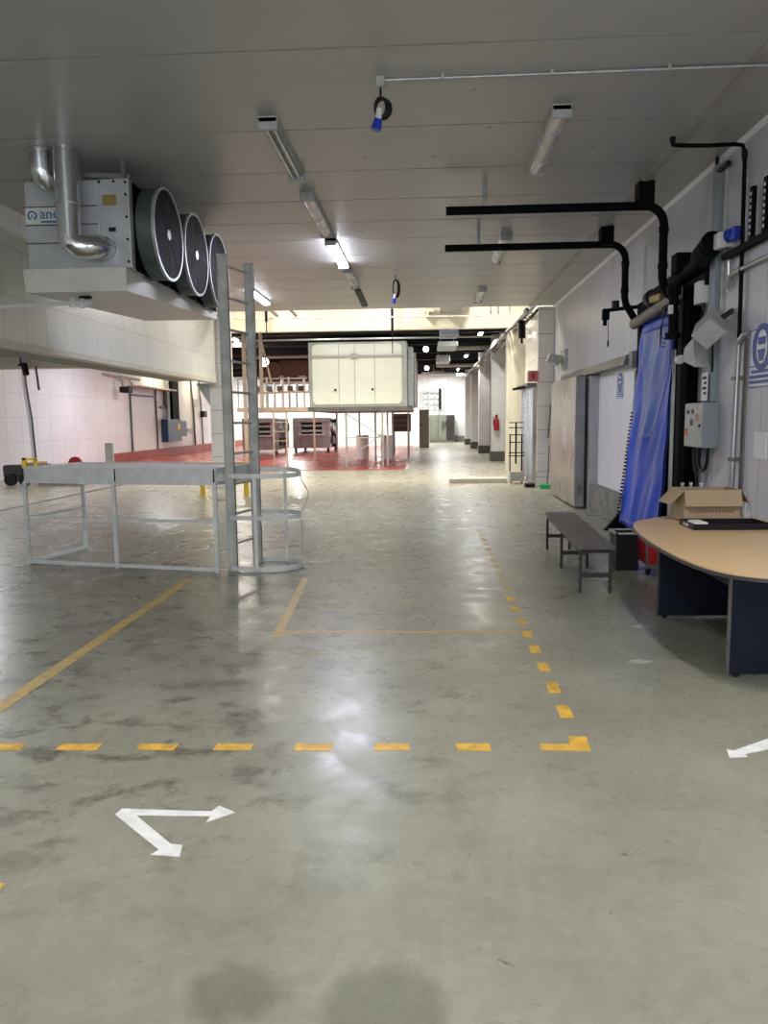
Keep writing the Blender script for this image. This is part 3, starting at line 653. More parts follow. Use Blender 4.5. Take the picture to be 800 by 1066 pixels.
# ================================================================== BLACK BOOMS
def boom(y, xl, xr, zt, xd, zb_, boxx, hx, label, endp):
    t = thing('black_boom', (xl, y, zt), label, 'pipe', 'black pipes hung from the ceiling over the loading door')
    R = 0.05; r = 0.22
    pts = [(xl, y, zt), (xd-r, y, zt)] + arc((xd-r, y, zt-r), r, pi/2, 0, 8, 'xz')[1:] + [(xd, y, zb_+0.15)] + [(xd+0.02, y, zb_+0.05), (xd+0.07, y, zb_-0.03)] + [endp]
    MB().tube(pts, R, 14).build('pipe', 'blackpaint', t, smooth=True)
    MB().cyl((xl-0.012, y, zt), (xl, y, zt), R+0.004).build('end_cap', 'black', t)
    MB().box(boxx-0.09, boxx+0.09, y-0.1, y+0.1, zt-0.03, 4.349, 0.006).build('ceiling_box', 'blackpaint', t)
    MB().cyl((hx, y, zt), (hx, y, 4.35), 0.028, seg=10).build('hanger', 'greysteel', t)
    mb = MB()
    for z in (zt-r-0.05, (zt+zb_)/2-0.2): mb.cyl((xd, y, z-0.03), (xd, y, z+0.03), R+0.008)
    mb.build('coupling', 'blackpaint', t)
boom(9.46, 0.27, 0, 4.09, 2.79, 3.12, 2.56, 0.715, 'longer nearer black pipe hung under the ceiling, bending down above the blue curtain', (3.0, 9.46, 2.98))
boom(11.55, 0.31, 0, 4.11, 2.88, 3.22, 2.60, 0.78, 'farther black pipe hung under the ceiling, parallel behind the first', (3.02, 11.52, 3.06))

# ================================================================== LOADING DOOR: curtain and gear
t = thing('rapid_door', (3.1, 10.3, 0), 'black loading door frame with roller and motors around the blue curtain', 'door')
MB().box(3.02, 3.135, 11.22, 11.34, 0, 3.0).build('guide_post', 'blackpaint', t)
MB().box(3.0, 3.06, 11.36, 11.41, 0.0, 2.32).build('edge_strip', 'lightsteel', t)
MB().box(2.98, 3.135, 9.28, 9.42, 0, 3.15).build('guide_post', 'blackpaint', t)
MB().box(2.97, 3.01, 9.56, 9.59, 0, 2.45).build('edge_strip', 'lightsteel', t)
MB().cyl((2.99, 11.4, 2.97), (2.97, 9.3, 3.08), 0.075).build('roller', 'rail', t, smooth=True)
MB().bar((3.09, 11.45, 3.12), (3.09, 8.75, 3.2), 0.1, 0.26).build('head_plate', 'blackpaint', t)
MB().cyl((3.0, 10.55, 3.21), (2.99, 8.75, 3.31), 0.085).build('barrel', 'blackpaint', t, smooth=True)
MB().cyl((3.0, 10.66, 3.2), (3.0, 10.52, 3.21), 0.11).build('barrel_flange', 'black', t)
MB().box(2.85, 3.02, 9.15, 9.35, 3.28, 3.50, 0.015).build('motor_box', 'blackpaint', t)
MB().box(2.86, 2.98, 9.82, 10.25, 3.08, 3.17, 0.02, Matrix.Rotation(0.05, 3, 'X')).build('gear_casting', 'brass', t)
m3 = MB().cyl((2.98, 8.78, 3.34), (2.98, 8.45, 3.42), 0.10).cyl((2.98, 8.45, 3.42), (2.98, 8.38, 3.44), 0.12).build('motor', 'blackpaint', t, smooth=True)
mb = MB()
for k in range(5): mb.ring((2.98, 8.5+k*0.05, 3.405-0.012*k), 0.118, 0.02, 'y', 0.012, 20)
mb.build('cooling_fin', 'black', m3)
MB().cyl((2.88, 9.30, 3.10), (2.88, 9.30, 2.60), 0.052).cyl((2.88, 9.30, 2.62), (2.88, 9.30, 2.55), 0.085).cyl((2.88, 9.3, 3.05), (2.88, 9.3, 3.15), 0.08).build('actuator', 'blackpaint', t, smooth=True)
MB().box(2.82, 2.86, 9.24, 9.30, 2.83, 2.93).build('actuator_label', 'white', t)
MB().box(2.98, 3.138, 9.06, 9.28, 0.0, 3.1).build('opening_shade', 'void', t)  # black slab standing in for the dark opening right of the curtain
for k in range(3): MB().tube([(2.93, 9.75+0.05*k, 3.0), (2.88, 9.75, 2.75-0.08*k), (2.84, 9.65, 2.62-0.06*k), (2.86, 9.5, 2.56-0.04*k)], 0.007, 6).build('loose_wire', 'black', t)
MB().prism([(3.02, 0.0), (2.62, 0.0), (2.98, 0.42)], 'y', 11.36, 11.44).build('foot_gusset', 'blackpaint', t)
for k in range(34):
    pass
mb = MB()
for k in range(30):
    z = 0.25+k*0.05; tt = 1-(z/2.9); x = 3.03-0.20*tt-0.11*tt*tt
    mb.box(x-0.02, x+0.01, 11.12, 11.17, z, z+0.025)
mb.build('zip_teeth', 'black', t)

t = thing('blue_curtain', (2.95, 10.3, 0.1), 'shiny blue plastic curtain hanging across the loading door', 'curtain')
def tarp(u, v):
    y = 11.12-(11.12-9.55)*u; z = 2.92-2.80*v
    if v > 0.95: z += 0.10*(0.5-u)*0.6
    x = 3.04-0.20*v - 0.02*sin(u*13+v*4)*min(1, v*3+0.3) - 0.035*sin(u*5.0-v*3.0+1)*v - 0.012*sin(u*31+v*17)*sin(v*9) - 0.015*sin(v*22+u*6)*max(0, 0.35-v)*2
    x -= 0.11*(1-u)**2*v*v
    return Vector((x, y+0.05*sin(v*6)*v*(u-0.5), z))
MB().grid(tarp, 40, 70).build('sheet', 'tarp', t, smooth=True, solid=0.004)
def win(u, v):
    # window panel narrowing to a rounded tip, hazy highlight put into its colour
    v2 = 0.04+0.52*v; wd = 0.78*(1-0.55*v**1.6)
    if v > 0.92: wd *= math.sqrt(max(0.05, 1-((v-0.92)/0.08)**2))
    u2 = 0.08+0.30*v*0.75+u*wd*(1-0.1*v) ; u2 = min(u2, 0.97)
    return tarp(u2, v2)+Vector((-0.006, 0, 0))
MB().grid(win, 24, 40).build('clear_window', 'tarpw', t, smooth=True, solid=0.002)
MB().grid(lambda u, v: tarp(0.995*u, 0.955+0.04*v)+Vector((-0.008, 0, 0)), 24, 2).build('bottom_hem', 'blue', t, smooth=True, solid=0.006)
mb = MB(); mb.tube([tuple(tarp(0.99, v/20)+Vector((-0.01, 0, 0))) for v in range(21)], 0.012, 6).build('edge_bead', 'blackpaint', t)

t = thing('signal_arm', (2.7, 11.7, 3.2), 'black arm with small hanging sensor left of the curtain roller', 'sensor')
MB().bar((2.66, 11.62, 3.2), (3.1, 11.6, 3.24), 0.05, 0.05).build('arm', 'blackpaint', t)
MB().cyl((2.77, 11.62, 3.22), (2.77, 11.62, 3.33), 0.055).build('knob', 'black', t, smooth=True)
MB().box(2.58, 2.68, 11.56, 11.66, 3.06, 3.22, 0.015).cyl((2.62, 11.6, 3.07), (2.62, 11.6, 2.98), 0.03).build('sensor_body', 'blackpaint', t)
MB().cyl((2.67, 11.6, 3.1), (2.67, 11.6, 2.72), 0.005, seg=6).cyl((2.67, 11.6, 2.76), (2.67, 11.6, 2.68), 0.012, seg=8).build('pull_cord', 'black', t)

# ================================================================== SLIDING DOOR & WHITE PANEL
t = thing('sliding_door', (2.8, 15.6, 0), 'stained stainless steel sliding door slab hanging from the wall rail', 'door')
MB().box(2.72, 2.88, 14.25, 16.95, 0.03, 2.40, 0.008).build('slab', 'stainless', t)
MB().box(2.725, 2.89, 14.215, 14.25, 0.03, 2.40, 0.005).build('edge_frame', 'greydoor', t)
MB().box(2.78, 2.84, 14.19, 14.215, 0.28, 0.42, 0.005).build('latch', 'rail', t)
t = thing('door_rail', (2.9, 14, 2.4), 'long dull metal box rail on the wall above the sliding door', 'rail')
MB().prism([(2.90, 2.42), (3.0, 2.41), (3.138, 2.47), (3.138, 2.58), (2.94, 2.56)], 'y', 11.6, 17.0).build('box_section', 'rail', t)
MB().box(2.97, 3.138, 11.42, 11.62, 2.36, 2.60, 0.01).build('end_box', 'greydoor', t)
MB().cyl((2.84, 14.3, 2.40), (2.84, 17.2, 2.40), 0.028, seg=10).build('track', 'black', t)
struct('door_1_jamb', MB().box(2.955, 3.139, 14.05, 14.6, 0.0, 2.40), 'jamb')
struct('door_1_gap_shade', MB().box(3.08, 3.139, 15.0, 15.6, 0.0, 2.4), 'void')  # black strip standing in for the shade behind the door slab
struct('wall_white_infill', MB().box(3.10, 3.14, 11.45, 14.05, 0.46, 2.44), 'whitepanel')
struct('trim_concrete_kerb', MB().box(2.96, 3.14, 11.45, 14.1, 0, 0.46, 0.01), 'concrete')
def safety_sign(y0, y1, z0, z1, x, label, grp=None):
    t = thing('safety_sign', (x, (y0+y1)/2, z0), label, 'sign', grp)
    W = y1-y0; H_ = z1-z0; yc = (y0+y1)/2
    MB().box(x, x+0.006, y0, y1, z0, z1).build('board', 'signwhite', t)
    zc = z0+H_*0.68; ry = W*0.40; X = x-0.001
    def disc(ry, rz, cz, cy=yc, dx=0.0): return [(cy+ry*cos(a), cz+rz*sin(a)) for a in [2*pi*i/28 for i in range(28)]]
    MB().prism(disc(ry, ry, zc), 'x', X-0.003, X).build('mandatory_disc', 'signblue', t)
    MB().prism(disc(ry*0.52, ry*0.72, zc), 'x', X-0.005, X-0.003).build('face_symbol', 'signwhite', t)
    mb = MB(); mb.prism([(yc-ry*0.40, zc+ry*0.42), (yc+ry*0.40, zc+ry*0.42), (yc+ry*0.36, zc+ry*0.10), (yc-ry*0.36, zc+ry*0.10)], 'x', X-0.007, X-0.005)
    mb.prism([(yc-ry*0.40, zc-ry*0.10), (yc+ry*0.40, zc-ry*0.10), (yc+ry*0.22, zc-ry*0.60), (yc-ry*0.22, zc-ry*0.60)], 'x', X-0.007, X-0.005)
    mb.build('mask_symbol', 'signblue', t)
    mb = MB()
    for k, (a, b_) in enumerate(((0.0, 1.0), (0.0, 1.0), (0.1, 0.8))):
        zz = z0+H_*0.06+k*H_*0.09; mb.box(X-0.003, X, y0+W*0.04+W*0.92*a*0.5, y1-W*0.04-W*0.3*(1-b_), zz, zz+H_*0.055)
    mb.box(X-0.003, X, y0, y1, z0+H_*0.35, z0+H_*0.37)
    mb.box(X-0.002, X, y0, y1, z0, z0+H_*0.012).box(X-0.002, X, y0, y1, z1-H_*0.012, z1).box(X-0.002, X, y0, y0+0.006, z0, z1).box(X-0.002, X, y1-0.006, y1, z0, z1)
    mb.build('text_lines', 'signblue', t)
safety_sign(7.18, 7.72, 1.92, 2.46, 3.13, 'large white and blue masked-face safety sign on the wall at the right edge')
safety_sign(12.35, 12.72, 1.95, 2.32, 3.09, 'small white and blue safety sign on the white panel by the sliding door')
for y_, lab in ((7.5, 'faint worn paper notice on the wall under the safety sign'),):
    tag(MB().box(3.132, 3.14, y_-0.22, y_+0.05, 1.25, 1.5).build('paper_notice', 'signwhite'), lab, 'notice')
t = thing('wall_lamp', (3.0, 17.9, 2.9), 'grey fan-shaped floodlight on the wall above the far end of the door rail', 'lamp')
MB().prism([(2.72, 2.92), (2.98, 2.82), (3.08, 3.02), (2.78, 3.08)], 'y', 17.55, 17.85).build('head', 'greysteel', t)
MB().box(3.06, 3.14, 17.4, 17.9, 2.72, 3.16).build('bracket', 'greysteel', t)
MB().bar((2.95, 17.6, 2.84), (2.98, 17.6, 2.6), 0.05, 0.02).build('stay', 'lightsteel', t)

# ================================================================== RIGHT WALL ELECTRICS
t = thing('cable_trunking', (3.1, 8.65, 1.0), 'tall grey metal cable trunking running up the right wall to the ceiling', 'trunking')
MB().box(3.07, 3.138, 8.56, 8.72, 1.81, 4.27, 0.004).build('channel', 'greybox', t)
MB().box(3.11, 3.138, 8.46, 8.50, 2.75, 4.25).build('side_channel', 'greysteel', t)
MB().cyl((3.09, 8.35, 4.2), (3.09, 8.6, 4.2), 0.03).cyl((3.08, 8.64, 4.27), (3.08, 8.64, 4.35), 0.02).build('clamp', 'black', t)
t = thing('backing_panel', (3.1, 9.0, 1.9), 'pale backing panel with a printed notice above the grey control box', 'panel')
MB().box(3.10, 3.138, 8.74, 9.04, 1.82, 2.6).build('plate', 'dirt', t)
pn = MB().box(3.035, 3.04, 8.56, 8.73, 1.82, 2.12).build('notice', 'signwhite', t)
mb = MB()
for k in range(4): mb.box(3.031, 3.035, 8.59, 8.66 if k % 2 else 8.70, 2.05-0.055*k, 2.08-0.055*k)
mb.build('notice_print', 'black', pn)
t = thing('control_box', (3.0, 8.75, 1.3), 'grey electrical control box with stickers on the wall above the cardboard box', 'electrical box')
MB().box(2.965, 3.14, 8.45, 9.0, 1.31, 1.80, 0.012).build('case', 'greybox', t)
dr = MB().box(2.95, 2.965, 8.46, 8.99, 1.32, 1.79, 0.004).build('door', 'greyboxlight', t)
MB().box(2.946, 2.95, 8.72, 8.80, 1.55, 1.62).box(2.946, 2.95, 8.84, 8.92, 1.68, 1.72).box(2.946, 2.95, 8.70, 8.76, 1.68, 1.73).build('sticker', 'black', dr)
MB().box(2.946, 2.95, 8.88, 8.98, 1.44, 1.52).box(2.946, 2.95, 8.56, 8.62, 1.60, 1.68).build('warning_sticker', 'sticker', dr)
MB().cyl((2.95, 8.5, 1.55), (2.935, 8.5, 1.55), 0.015, seg=10).build('lock', 'black', dr)
for a, b_, dz in ((8.95, 8.78, 0.24), (8.80, 8.52, 0.22), (8.86, 8.86, 0.26)):
    if a == b_: pts = [(3.05, a, 1.31), (3.05, a, 1.05), (3.08, a+0.02, 0.8)]
    else: pts = [(3.05, a, 1.32)] + [(3.05, (a+b_)/2+(a-b_)/2*cos(k*pi/8), 1.22-dz*0.75*sin(k*pi/8)) for k in range(9)] + [(3.06, b_, 1.5)]
    tag(MB().tube(pts, 0.018, 8).build('power_cable', 'black', smooth=True), 'black power cable looping below the grey control box', 'cable', 'cables under the control box')
t = thing('wall_lantern', (3.0, 8.4, 2.6), 'tilted white box-shaped light beside the trunking', 'lamp')
MB().box(2.83, 3.05, 8.10, 8.42, 2.42, 2.68, 0.01, Matrix.Rotation(radians(40), 3, 'Y') @ Matrix.Rotation(radians(38), 3, 'X')).build('case', 'greyboxlight', t)
MB().bar((2.98, 8.3, 2.6), (3.14, 8.2, 2.72), 0.05, 0.05).build('bracket', 'black', t)
MB().tube([(3.0, 8.35, 2.42), (3.02, 8.4, 2.3), (3.06, 8.5, 2.18), (3.08, 8.56, 2.13)], 0.012, 8).build('cable', 'black', t)
t = thing('wall_lantern', (3.0, 9.0, 2.3), 'pale grey wedge-shaped light lower on the wall right of the curtain', 'lamp')
MB().prism([(8.62, 2.18), (9.05, 2.28), (8.98, 2.42), (8.72, 2.50)], 'x', 2.92, 3.09).build('case', 'greyboxlight', t)
MB().cyl((2.92, 9.1, 2.30), (2.92, 9.18, 2.30), 0.05).build('swivel', 'lightsteel', t)
t = thing('isolator_box', (3.0, 8.9, 3.1), 'small pale box with a hanging black lead beside the door motor', 'electrical box')
MB().box(2.99, 3.13, 8.78, 8.95, 2.88, 3.12, 0.008).build('case', 'white', t)
MB().tube([(3.05, 8.8, 2.88), (3.05, 8.8, 2.8), (3.05, 8.87, 2.7), (3.06, 8.8, 2.62)], 0.012, 8).cyl((3.05, 8.8, 2.89), (3.05, 8.8, 2.83), 0.02).build('lead', 'black', t)
t = thing('wall_socket', (3.05, 8.25, 3.35), 'white and blue industrial socket on the right wall beside the trunking', 'power socket')
MB().box(2.96, 3.05, 8.20, 8.34, 3.34, 3.50, 0.02).box(3.05, 3.138, 8.24, 8.32, 3.36, 3.46).build('body', 'white', t)
MB().cyl((3.05, 8.2, 3.45), (3.10, 8.12, 3.46), 0.06).box(3.05, 3.13, 8.06, 8.20, 3.39, 3.52, 0.015).build('socket_cap', 'blue', t)
t = thing('strut_shelf', (3.1, 7.7, 3.2), 'black strut bracket with slotted uprights on the right wall at the frame edge', 'bracket')
MB().bar((3.09, 8.35, 3.27), (3.09, 6.9, 3.27), 0.07, 0.06).build('rail', 'blackpaint', t)
for y_ in (7.68, 7.38, 7.1):
    u = MB().box(3.06, 3.1, y_-0.035, y_+0.035, 3.29, 3.78).build('upright', 'blackpaint', t)
    mb = MB()
    for k in range(7): mb.box(3.055, 3.06, y_-0.012, y_+0.012, 3.34+0.06*k, 3.37+0.06*k)
    mb.build('slot', 'lightsteel', u)
t = thing('conduit', (3.1, 7.7, 3.0), 'thin grey conduit running along the right wall below the black strut bracket', 'conduit')
MB().tube([(3.1, 8.28, 2.95), (3.09, 8.22, 3.05), (3.1, 8.05, 3.08), (3.1, 6.6, 3.08)], 0.022, 10).build('tube', 'pipesilver', t, smooth=True)
MB().tube([(3.11, 8.3, 3.3), (3.11, 8.28, 3.0), (3.11, 8.3, 2.93)], 0.02, 8).build('drop', 'pipesilver', t, smooth=True)
t = thing('black_pipe', (3.09, 8.0, 2.4), 'thin black pipe crossing the ceiling and dropping down the right wall', 'pipe')
MB().tube([(2.42, 8.0, 4.33), (2.42, 8.0, 4.28), (2.5, 8.0, 4.27), (2.75, 7.98, 4.255), (3.0, 7.98, 4.26), (3.08, 7.98, 4.25), (3.10, 7.97, 4.18), (3.10, 7.94, 3.2), (3.10, 7.92, 2.42)], 0.02, 10).build('tube', 'blackpaint', t, smooth=True)
MB().cyl((3.1, 7.98, 4.20), (3.1, 7.97, 4.12), 0.028).cyl((2.42, 8, 4.35), (2.42, 8, 4.30), 0.028).cyl((3.1, 7.94, 3.1), (3.1, 7.94, 3.04), 0.026).build('joint', 'black', t)
t = thing('conduit', (3.07, 7.85, 0.6), 'pale grey vertical pipe on the right wall left of the safety sign', 'conduit')
MB().tube([(3.12, 7.72, 2.45), (3.08, 7.76, 2.43), (3.07, 7.86, 2.34), (3.07, 7.88, 1.2), (3.07, 7.92, 0.0)], 0.03, 12).build('tube', 'pipesilver', t, smooth=True)
mb = MB()
for z in (2.0, 1.2, 0.5): mb.box(3.04, 3.14, 7.84, 7.93, z, z+0.04)
mb.build('clip', 'rail', t)
tag(MB().box(3.12, 3.14, 7.78, 7.84, 0.1, 2.4).build('wall_strip', 'rail'), 'dark narrow metal strip beside the vertical pipe left of the safety sign', 'strip')

# ================================================================== TABLE
t = thing('meeting_table', (2.4, 5.7, 0), 'beech-topped meeting table with rounded edge and navy panel legs against the right wall', 'table')
out = [(2.02, 6.95), (1.86, 6.80), (1.755, 6.58), (1.68, 6.22), (1.64, 5.8), (1.622, 5.35), (1.625, 5.0), (1.65, 4.72), (1.71, 4.51), (1.80, 4.39), (1.95, 4.31), (2.2, 4.27), (2.6, 4.25), (3.05, 4.25), (3.05, 7.18), (2.25, 7.14)]
# smooth outline
def chaikin(P, n=2):
    for _ in range(n):
        Q = []
        for i in range(len(P)):
            a = Vector(P[i]); b_ = Vector(P[(i+1) % len(P)]); Q += [tuple(a*0.75+b_*0.25), tuple(a*0.25+b_*0.75)]
        P = Q
    return P
outS = chaikin(out)
MB().prism(outS, 'z', 0.728, 0.752).build('tabletop', 'wood', t)
def scaled(P, s, c=(2.4, 5.7)): return [((x-c[0])*s+c[0], (y-c[1])*s+c[1]) for x, y in P]
MB().prism(scaled(outS, 1.006), 'z', 0.722, 0.744).build('edge_band', 'edge', t)
p_ = MB().box(1.92, 3.02, 4.85, 4.885, 0.02, 0.722, 0.003).build('leg_panel', 'navy', t)
MB().box(1.912, 1.92, 4.848, 4.887, 0.02, 0.722).build('edge_strip', 'rail', p_)
MB().cyl((1.97, 4.868, 0), (1.97, 4.868, 0.03), 0.02).cyl((2.9, 4.868, 0), (2.9, 4.868, 0.03), 0.02).build('foot', 'black', p_)
p_ = MB().box(1.92, 2.62, 6.33, 6.365, 0.02, 0.722, 0.003).build('leg_panel', 'navy', t)
MB().box(1.905, 1.92, 6.328, 6.367, 0.02, 0.722).build('edge_strip', 'edge', p_)
MB().cyl((1.97, 6.345, 0), (1.97, 6.345, 0.03), 0.02).cyl((2.55, 6.345, 0), (2.55, 6.345, 0.03), 0.02).build('foot', 'black', p_)
MB().box(2.15, 2.175, 4.885, 6.33, 0.45, 0.722).build('modesty_panel', 'navy', t)
MB().box(2.12, 2.15, 5.9, 5.96, 0.64, 0.70).build('lock', 'rail', t)

# cardboard box
t = thing('cardboard_box', (2.38, 6.8, 0.752), 'open brown cardboard box standing on the meeting table', 'box')
bx0, bx1, by0, by1, bz0, bz1 = 2.19, 2.66, 6.62, 6.96, 0.753, 1.03; th = 0.006
MB().box(bx0, bx1, by0, by0+th, bz0, bz1).box(bx0, bx1, by1-th, by1, bz0, bz1).box(bx0, bx0+th, by0, by1, bz0, bz1).box(bx1-th, bx1, by0, by1, bz0, bz1).box(bx0, bx1, by0, by1, bz0, bz0+th).build('walls', 'card', t)
def flap(P, m='card'):
    b = MB(); v = [b.bm.verts.new(p) for p in P]; b.bm.faces.new(v); return b.build('flap', m, t, solid=0.005)
flap([(bx0, by0, bz1), (bx1, by0, bz1), (bx1, by0-0.045, bz1-0.135), (bx0, by0-0.045, bz1-0.135)])
flap([(bx0, by0, bz1), (bx0, by1, bz1), (bx0-0.12, by1-0.02, bz1-0.12), (bx0-0.12, by0, bz1-0.12)])
flap([(bx1, by0, bz1), (bx1, by1, bz1), (bx1+0.07, by1, bz1-0.11), (bx1+0.07, by0, bz1-0.11)])
flap([(bx0, by1, bz1), (bx1, by1, bz1), (bx1, by1+0.1, bz1-0.03), (bx0, by1+0.1, bz1-0.03)])
mb = MB()
for k in range(14): mb.box(bx0+0.05+k*0.027, bx0+0.067+k*0.027, by0-0.001, by0, bz0+0.085, bz0+0.105)
mb.build('print', 'cardprint', t)
def bottle(x, y_, z, h, lab, grp):
    t = thing('plastic_bottle', (x, y_, z), lab, 'bottle', grp); r = 0.03
    prof = [(0.0, 0), (r*0.9, 0.0), (r, 0.01), (r*0.93, h*0.3), (r, h*0.36), (r, h*0.68), (r*0.45, h*0.86), (r*0.4, h*0.93)]
    b = MB(); n = 14; R = [[b.bm.verts.new((x+q*cos(2*pi*k/n), y_+q*sin(2*pi*k/n), z+hh)) for k in range(n)] for q, hh in prof[1:]]
    for i in range(len(R)-1):
        for k in range(n): b.bm.faces.new((R[i][k], R[i][(k+1) % n], R[i+1][(k+1) % n], R[i+1][k]))
    b.bm.faces.new(R[0][::-1]); b.bm.faces.new(R[-1]); b.build('body', 'plastic', t, smooth=True)
    MB().cyl((x, y_, z+h*0.93), (x, y_, z+h), r*0.48).build('cap', 'plastic', t)
for k, (x, y_) in enumerate(((2.25, 6.86), (2.33, 6.88), (2.41, 6.86), (2.46, 6.75))):
    bottle(x, y_, 0.762, 0.315, 'clear plastic bottle standing in the cardboard box, %s from the left' % ordn[k], 'clear bottles in the cardboard box')
bottle(2.76, 6.74, 0.753, 0.22, 'clear plastic bottle standing on the table right of the cardboard box', None)
t = thing('black_tray', (2.42, 6.38, 0.752), 'shallow black tray lying on the table in front of the cardboard box', 'tray')
MB().box(2.13, 2.74, 6.18, 6.19, 0.753, 0.80).box(2.13, 2.74, 6.53, 6.54, 0.753, 0.80).box(2.13, 2.14, 6.18, 6.54, 0.753, 0.80).box(2.73, 2.74, 6.18, 6.54, 0.753, 0.80).box(2.13, 2.74, 6.18, 6.54, 0.753, 0.76).build('shell', 'black', t)
MB().box(2.122, 2.13, 6.32, 6.42, 0.765, 0.787).build('label', 'greysteel', t)
tag(MB().box(2.16, 2.27, 6.25, 6.44, 0.762, 0.806, 0.015).build('white_wrapper', 'white'), 'small white wrapped item in the left end of the black tray', 'wrapper')

# ================================================================== BENCH
t = thing('bench', (1.62, 8.4, 0), 'long dark wooden bench on thin black steel legs', 'bench')
def bq(x, y_): return (x+(y_-7.3)*0.032, y_)
m_ = MB(); m_.prism([bq(1.43, 7.2), bq(1.77, 7.2), bq(1.82, 9.95), bq(1.45, 9.95)], 'z', 0.425, 0.45); m_.build('seat', 'benchtop', t)
MB().prism([bq(1.45, 7.24), bq(1.75, 7.24), bq(1.79, 9.9), bq(1.47, 9.9)], 'z', 0.385, 0.424).build('frame', 'benchsteel', t)
for y_ in (7.26, 8.5, 9.75):
    for x in (1.46, 1.74):
        q = bq(x, y_); MB().box(q[0]-0.014, q[0]+0.014, y_-0.014, y_+0.014, 0, 0.386).build('leg', 'benchsteel', t)
    a = bq(1.46, y_); b_ = bq(1.74, y_); MB().box(a[0], b_[0], y_-0.012, y_+0.012, 0.15, 0.19).build('stretcher', 'benchsteel', t)

# items behind the table
t = thing('black_bin', (2.2, 8.5, 0), 'open black plastic bin on the floor between bench and table', 'bin')
MB().box(2.06, 2.30, 8.35, 8.36, 0, 0.40).box(2.06, 2.30, 8.64, 8.65, 0, 0.40).box(2.06, 2.07, 8.35, 8.65, 0, 0.40).box(2.29, 2.30, 8.35, 8.65, 0, 0.40).box(2.06, 2.30, 8.35, 8.65, 0, 0.02).build('body', 'black', t)
MB().box(2.045, 2.315, 8.335, 8.36, 0.395, 0.415).box(2.045, 2.315, 8.64, 8.665, 0.395, 0.415).box(2.045, 2.07, 8.335, 8.665, 0.395, 0.415).box(2.29, 2.315, 8.335, 8.665, 0.395, 0.415).build('rim', 'greysteel', t)
t = thing('red_trolley', (2.4, 8.2, 0), 'low red plastic crate on a wheeled frame behind the table', 'trolley')
MB().prism([(2.30, 0.12), (2.52, 0.12), (2.56, 0.42), (2.28, 0.42)], 'y', 8.05, 8.45).build('crate', 'red', t)
MB().bar((2.28, 8.03, 0.42), (2.58, 8.03, 0.42), 0.03, 0.03).bar((2.30, 8.03, 0.08), (2.29, 8.03, 0.42), 0.02, 0.02).bar((2.30, 8.03, 0.1), (2.55, 8.03, 0.1), 0.025, 0.025).build('frame', 'rail', t)
for x in (2.33, 2.50): MB().cyl((x-0.015, 8.1, 0.045), (x+0.015, 8.1, 0.045), 0.045).build('wheel', 'black', t, smooth=True)
tag(MB().box(2.40, 2.43, 7.6, 7.75, 0.0, 0.46, 0.004).build('white_board', 'white'), 'narrow white plastic board standing beside the red crate behind the table', 'board')

# ================================================================== AREA BY THE WIDE COLUMN
t = thing('strip_door', (2.7, 20.4, 0), 'reflective stainless door surround on the inner side of the wide column', 'door')
MB().box(2.66, 2.75, 19.35, 21.4, 0.1, 2.45, 0.01).build('panel', 'stainless', t)
MB().box(2.58, 2.68, 19.9, 20.0, 0.1, 2.5).box(2.58, 2.68, 21.0, 21.1, 0.1, 2.5).build('post', 'alu', t)
MB().box(2.5, 2.74, 19.3, 21.45, 2.42, 2.52).build('lintel', 'rail', t)
MB().bar((2.6, 19.6, 2.45), (2.2, 19.7, 2.38), 0.06, 0.06).build('closer', 'black', t)
t = thing('alarm_box', (2.65, 19.1, 2.5), 'small red and white alarm box on the inner edge of the wide column', 'box')
MB().box(2.50, 2.74, 19.05, 19.3, 2.54, 2.80, 0.01).build('case', mat('pinkish_red', (0.50, 0.17, 0.15), 0.5), t)
MB().box(2.58, 2.66, 19.04, 19.05, 2.60, 2.74).build('button', 'red', t)
t = thing('rack_trolley', (2.35, 20.1, 0), 'narrow black rack trolley with grey base in front of the cream column', 'trolley')
mb = MB()
for x in (2.17, 2.47): mb.box(x-0.015, x+0.015, 19.95, 19.98, 0.08, 1.25)
mb.box(2.30, 2.34, 19.94, 19.98, 0.5, 1.56)
mb.build('upright', 'blackpaint', t)
for z in (1.55, 1.42, 1.24, 1.05, 0.78, 0.70): MB().box(2.14, 2.50 if z > 0.9 else 2.54, 19.95, 19.98, z-0.012, z+0.012).build('crossbar', 'blackpaint', t)
MB().box(2.15, 2.52, 19.8, 20.2, 0.06, 0.30, 0.01).build('base_box', 'greysteel', t)
for x in (2.2, 2.47): MB().cyl((x-0.012, 19.9, 0.035), (x+0.012, 19.9, 0.035), 0.035).build('wheel', 'black', t)
struct('trim_floor_step', MB().box(0.63, 2.12, 20.1, 20.75, 0, 0.11, 0.005), 'creamtrim')
tag(MB().box(2.4, 2.66, 18.6, 18.9, 0.0, 0.09, 0.01).build('black_tub', 'black'), 'flat black tub on the floor before the rack trolley', 'tub')
t = thing('squeegee', (2.85, 18.3, 0), 'floor squeegee with green head leaning against the wide column', 'squeegee')
MB().box(2.70, 3.0, 18.25, 18.42, 0.0, 0.10, 0.02).build('head', 'green', t)
MB().cyl((2.88, 18.36, 0.09), (3.0, 18.9, 1.0), 0.014, seg=8).build('handle', 'drum', t)
t = thing('floor_hoop', (2.8, 18.6, 0), 'low bent grey rail frame beside the green squeegee', 'rail')
MB().tube([(2.64, 18.6, 0), (2.64, 18.6, 0.36), (2.67, 18.6, 0.4), (3.02, 18.6, 0.4)], 0.02, 8).build('tube', 'greysteel', t)
MB().box(2.97, 3.07, 18.45, 18.6, 0, 0.55).build('plate', 'greysteel', t)
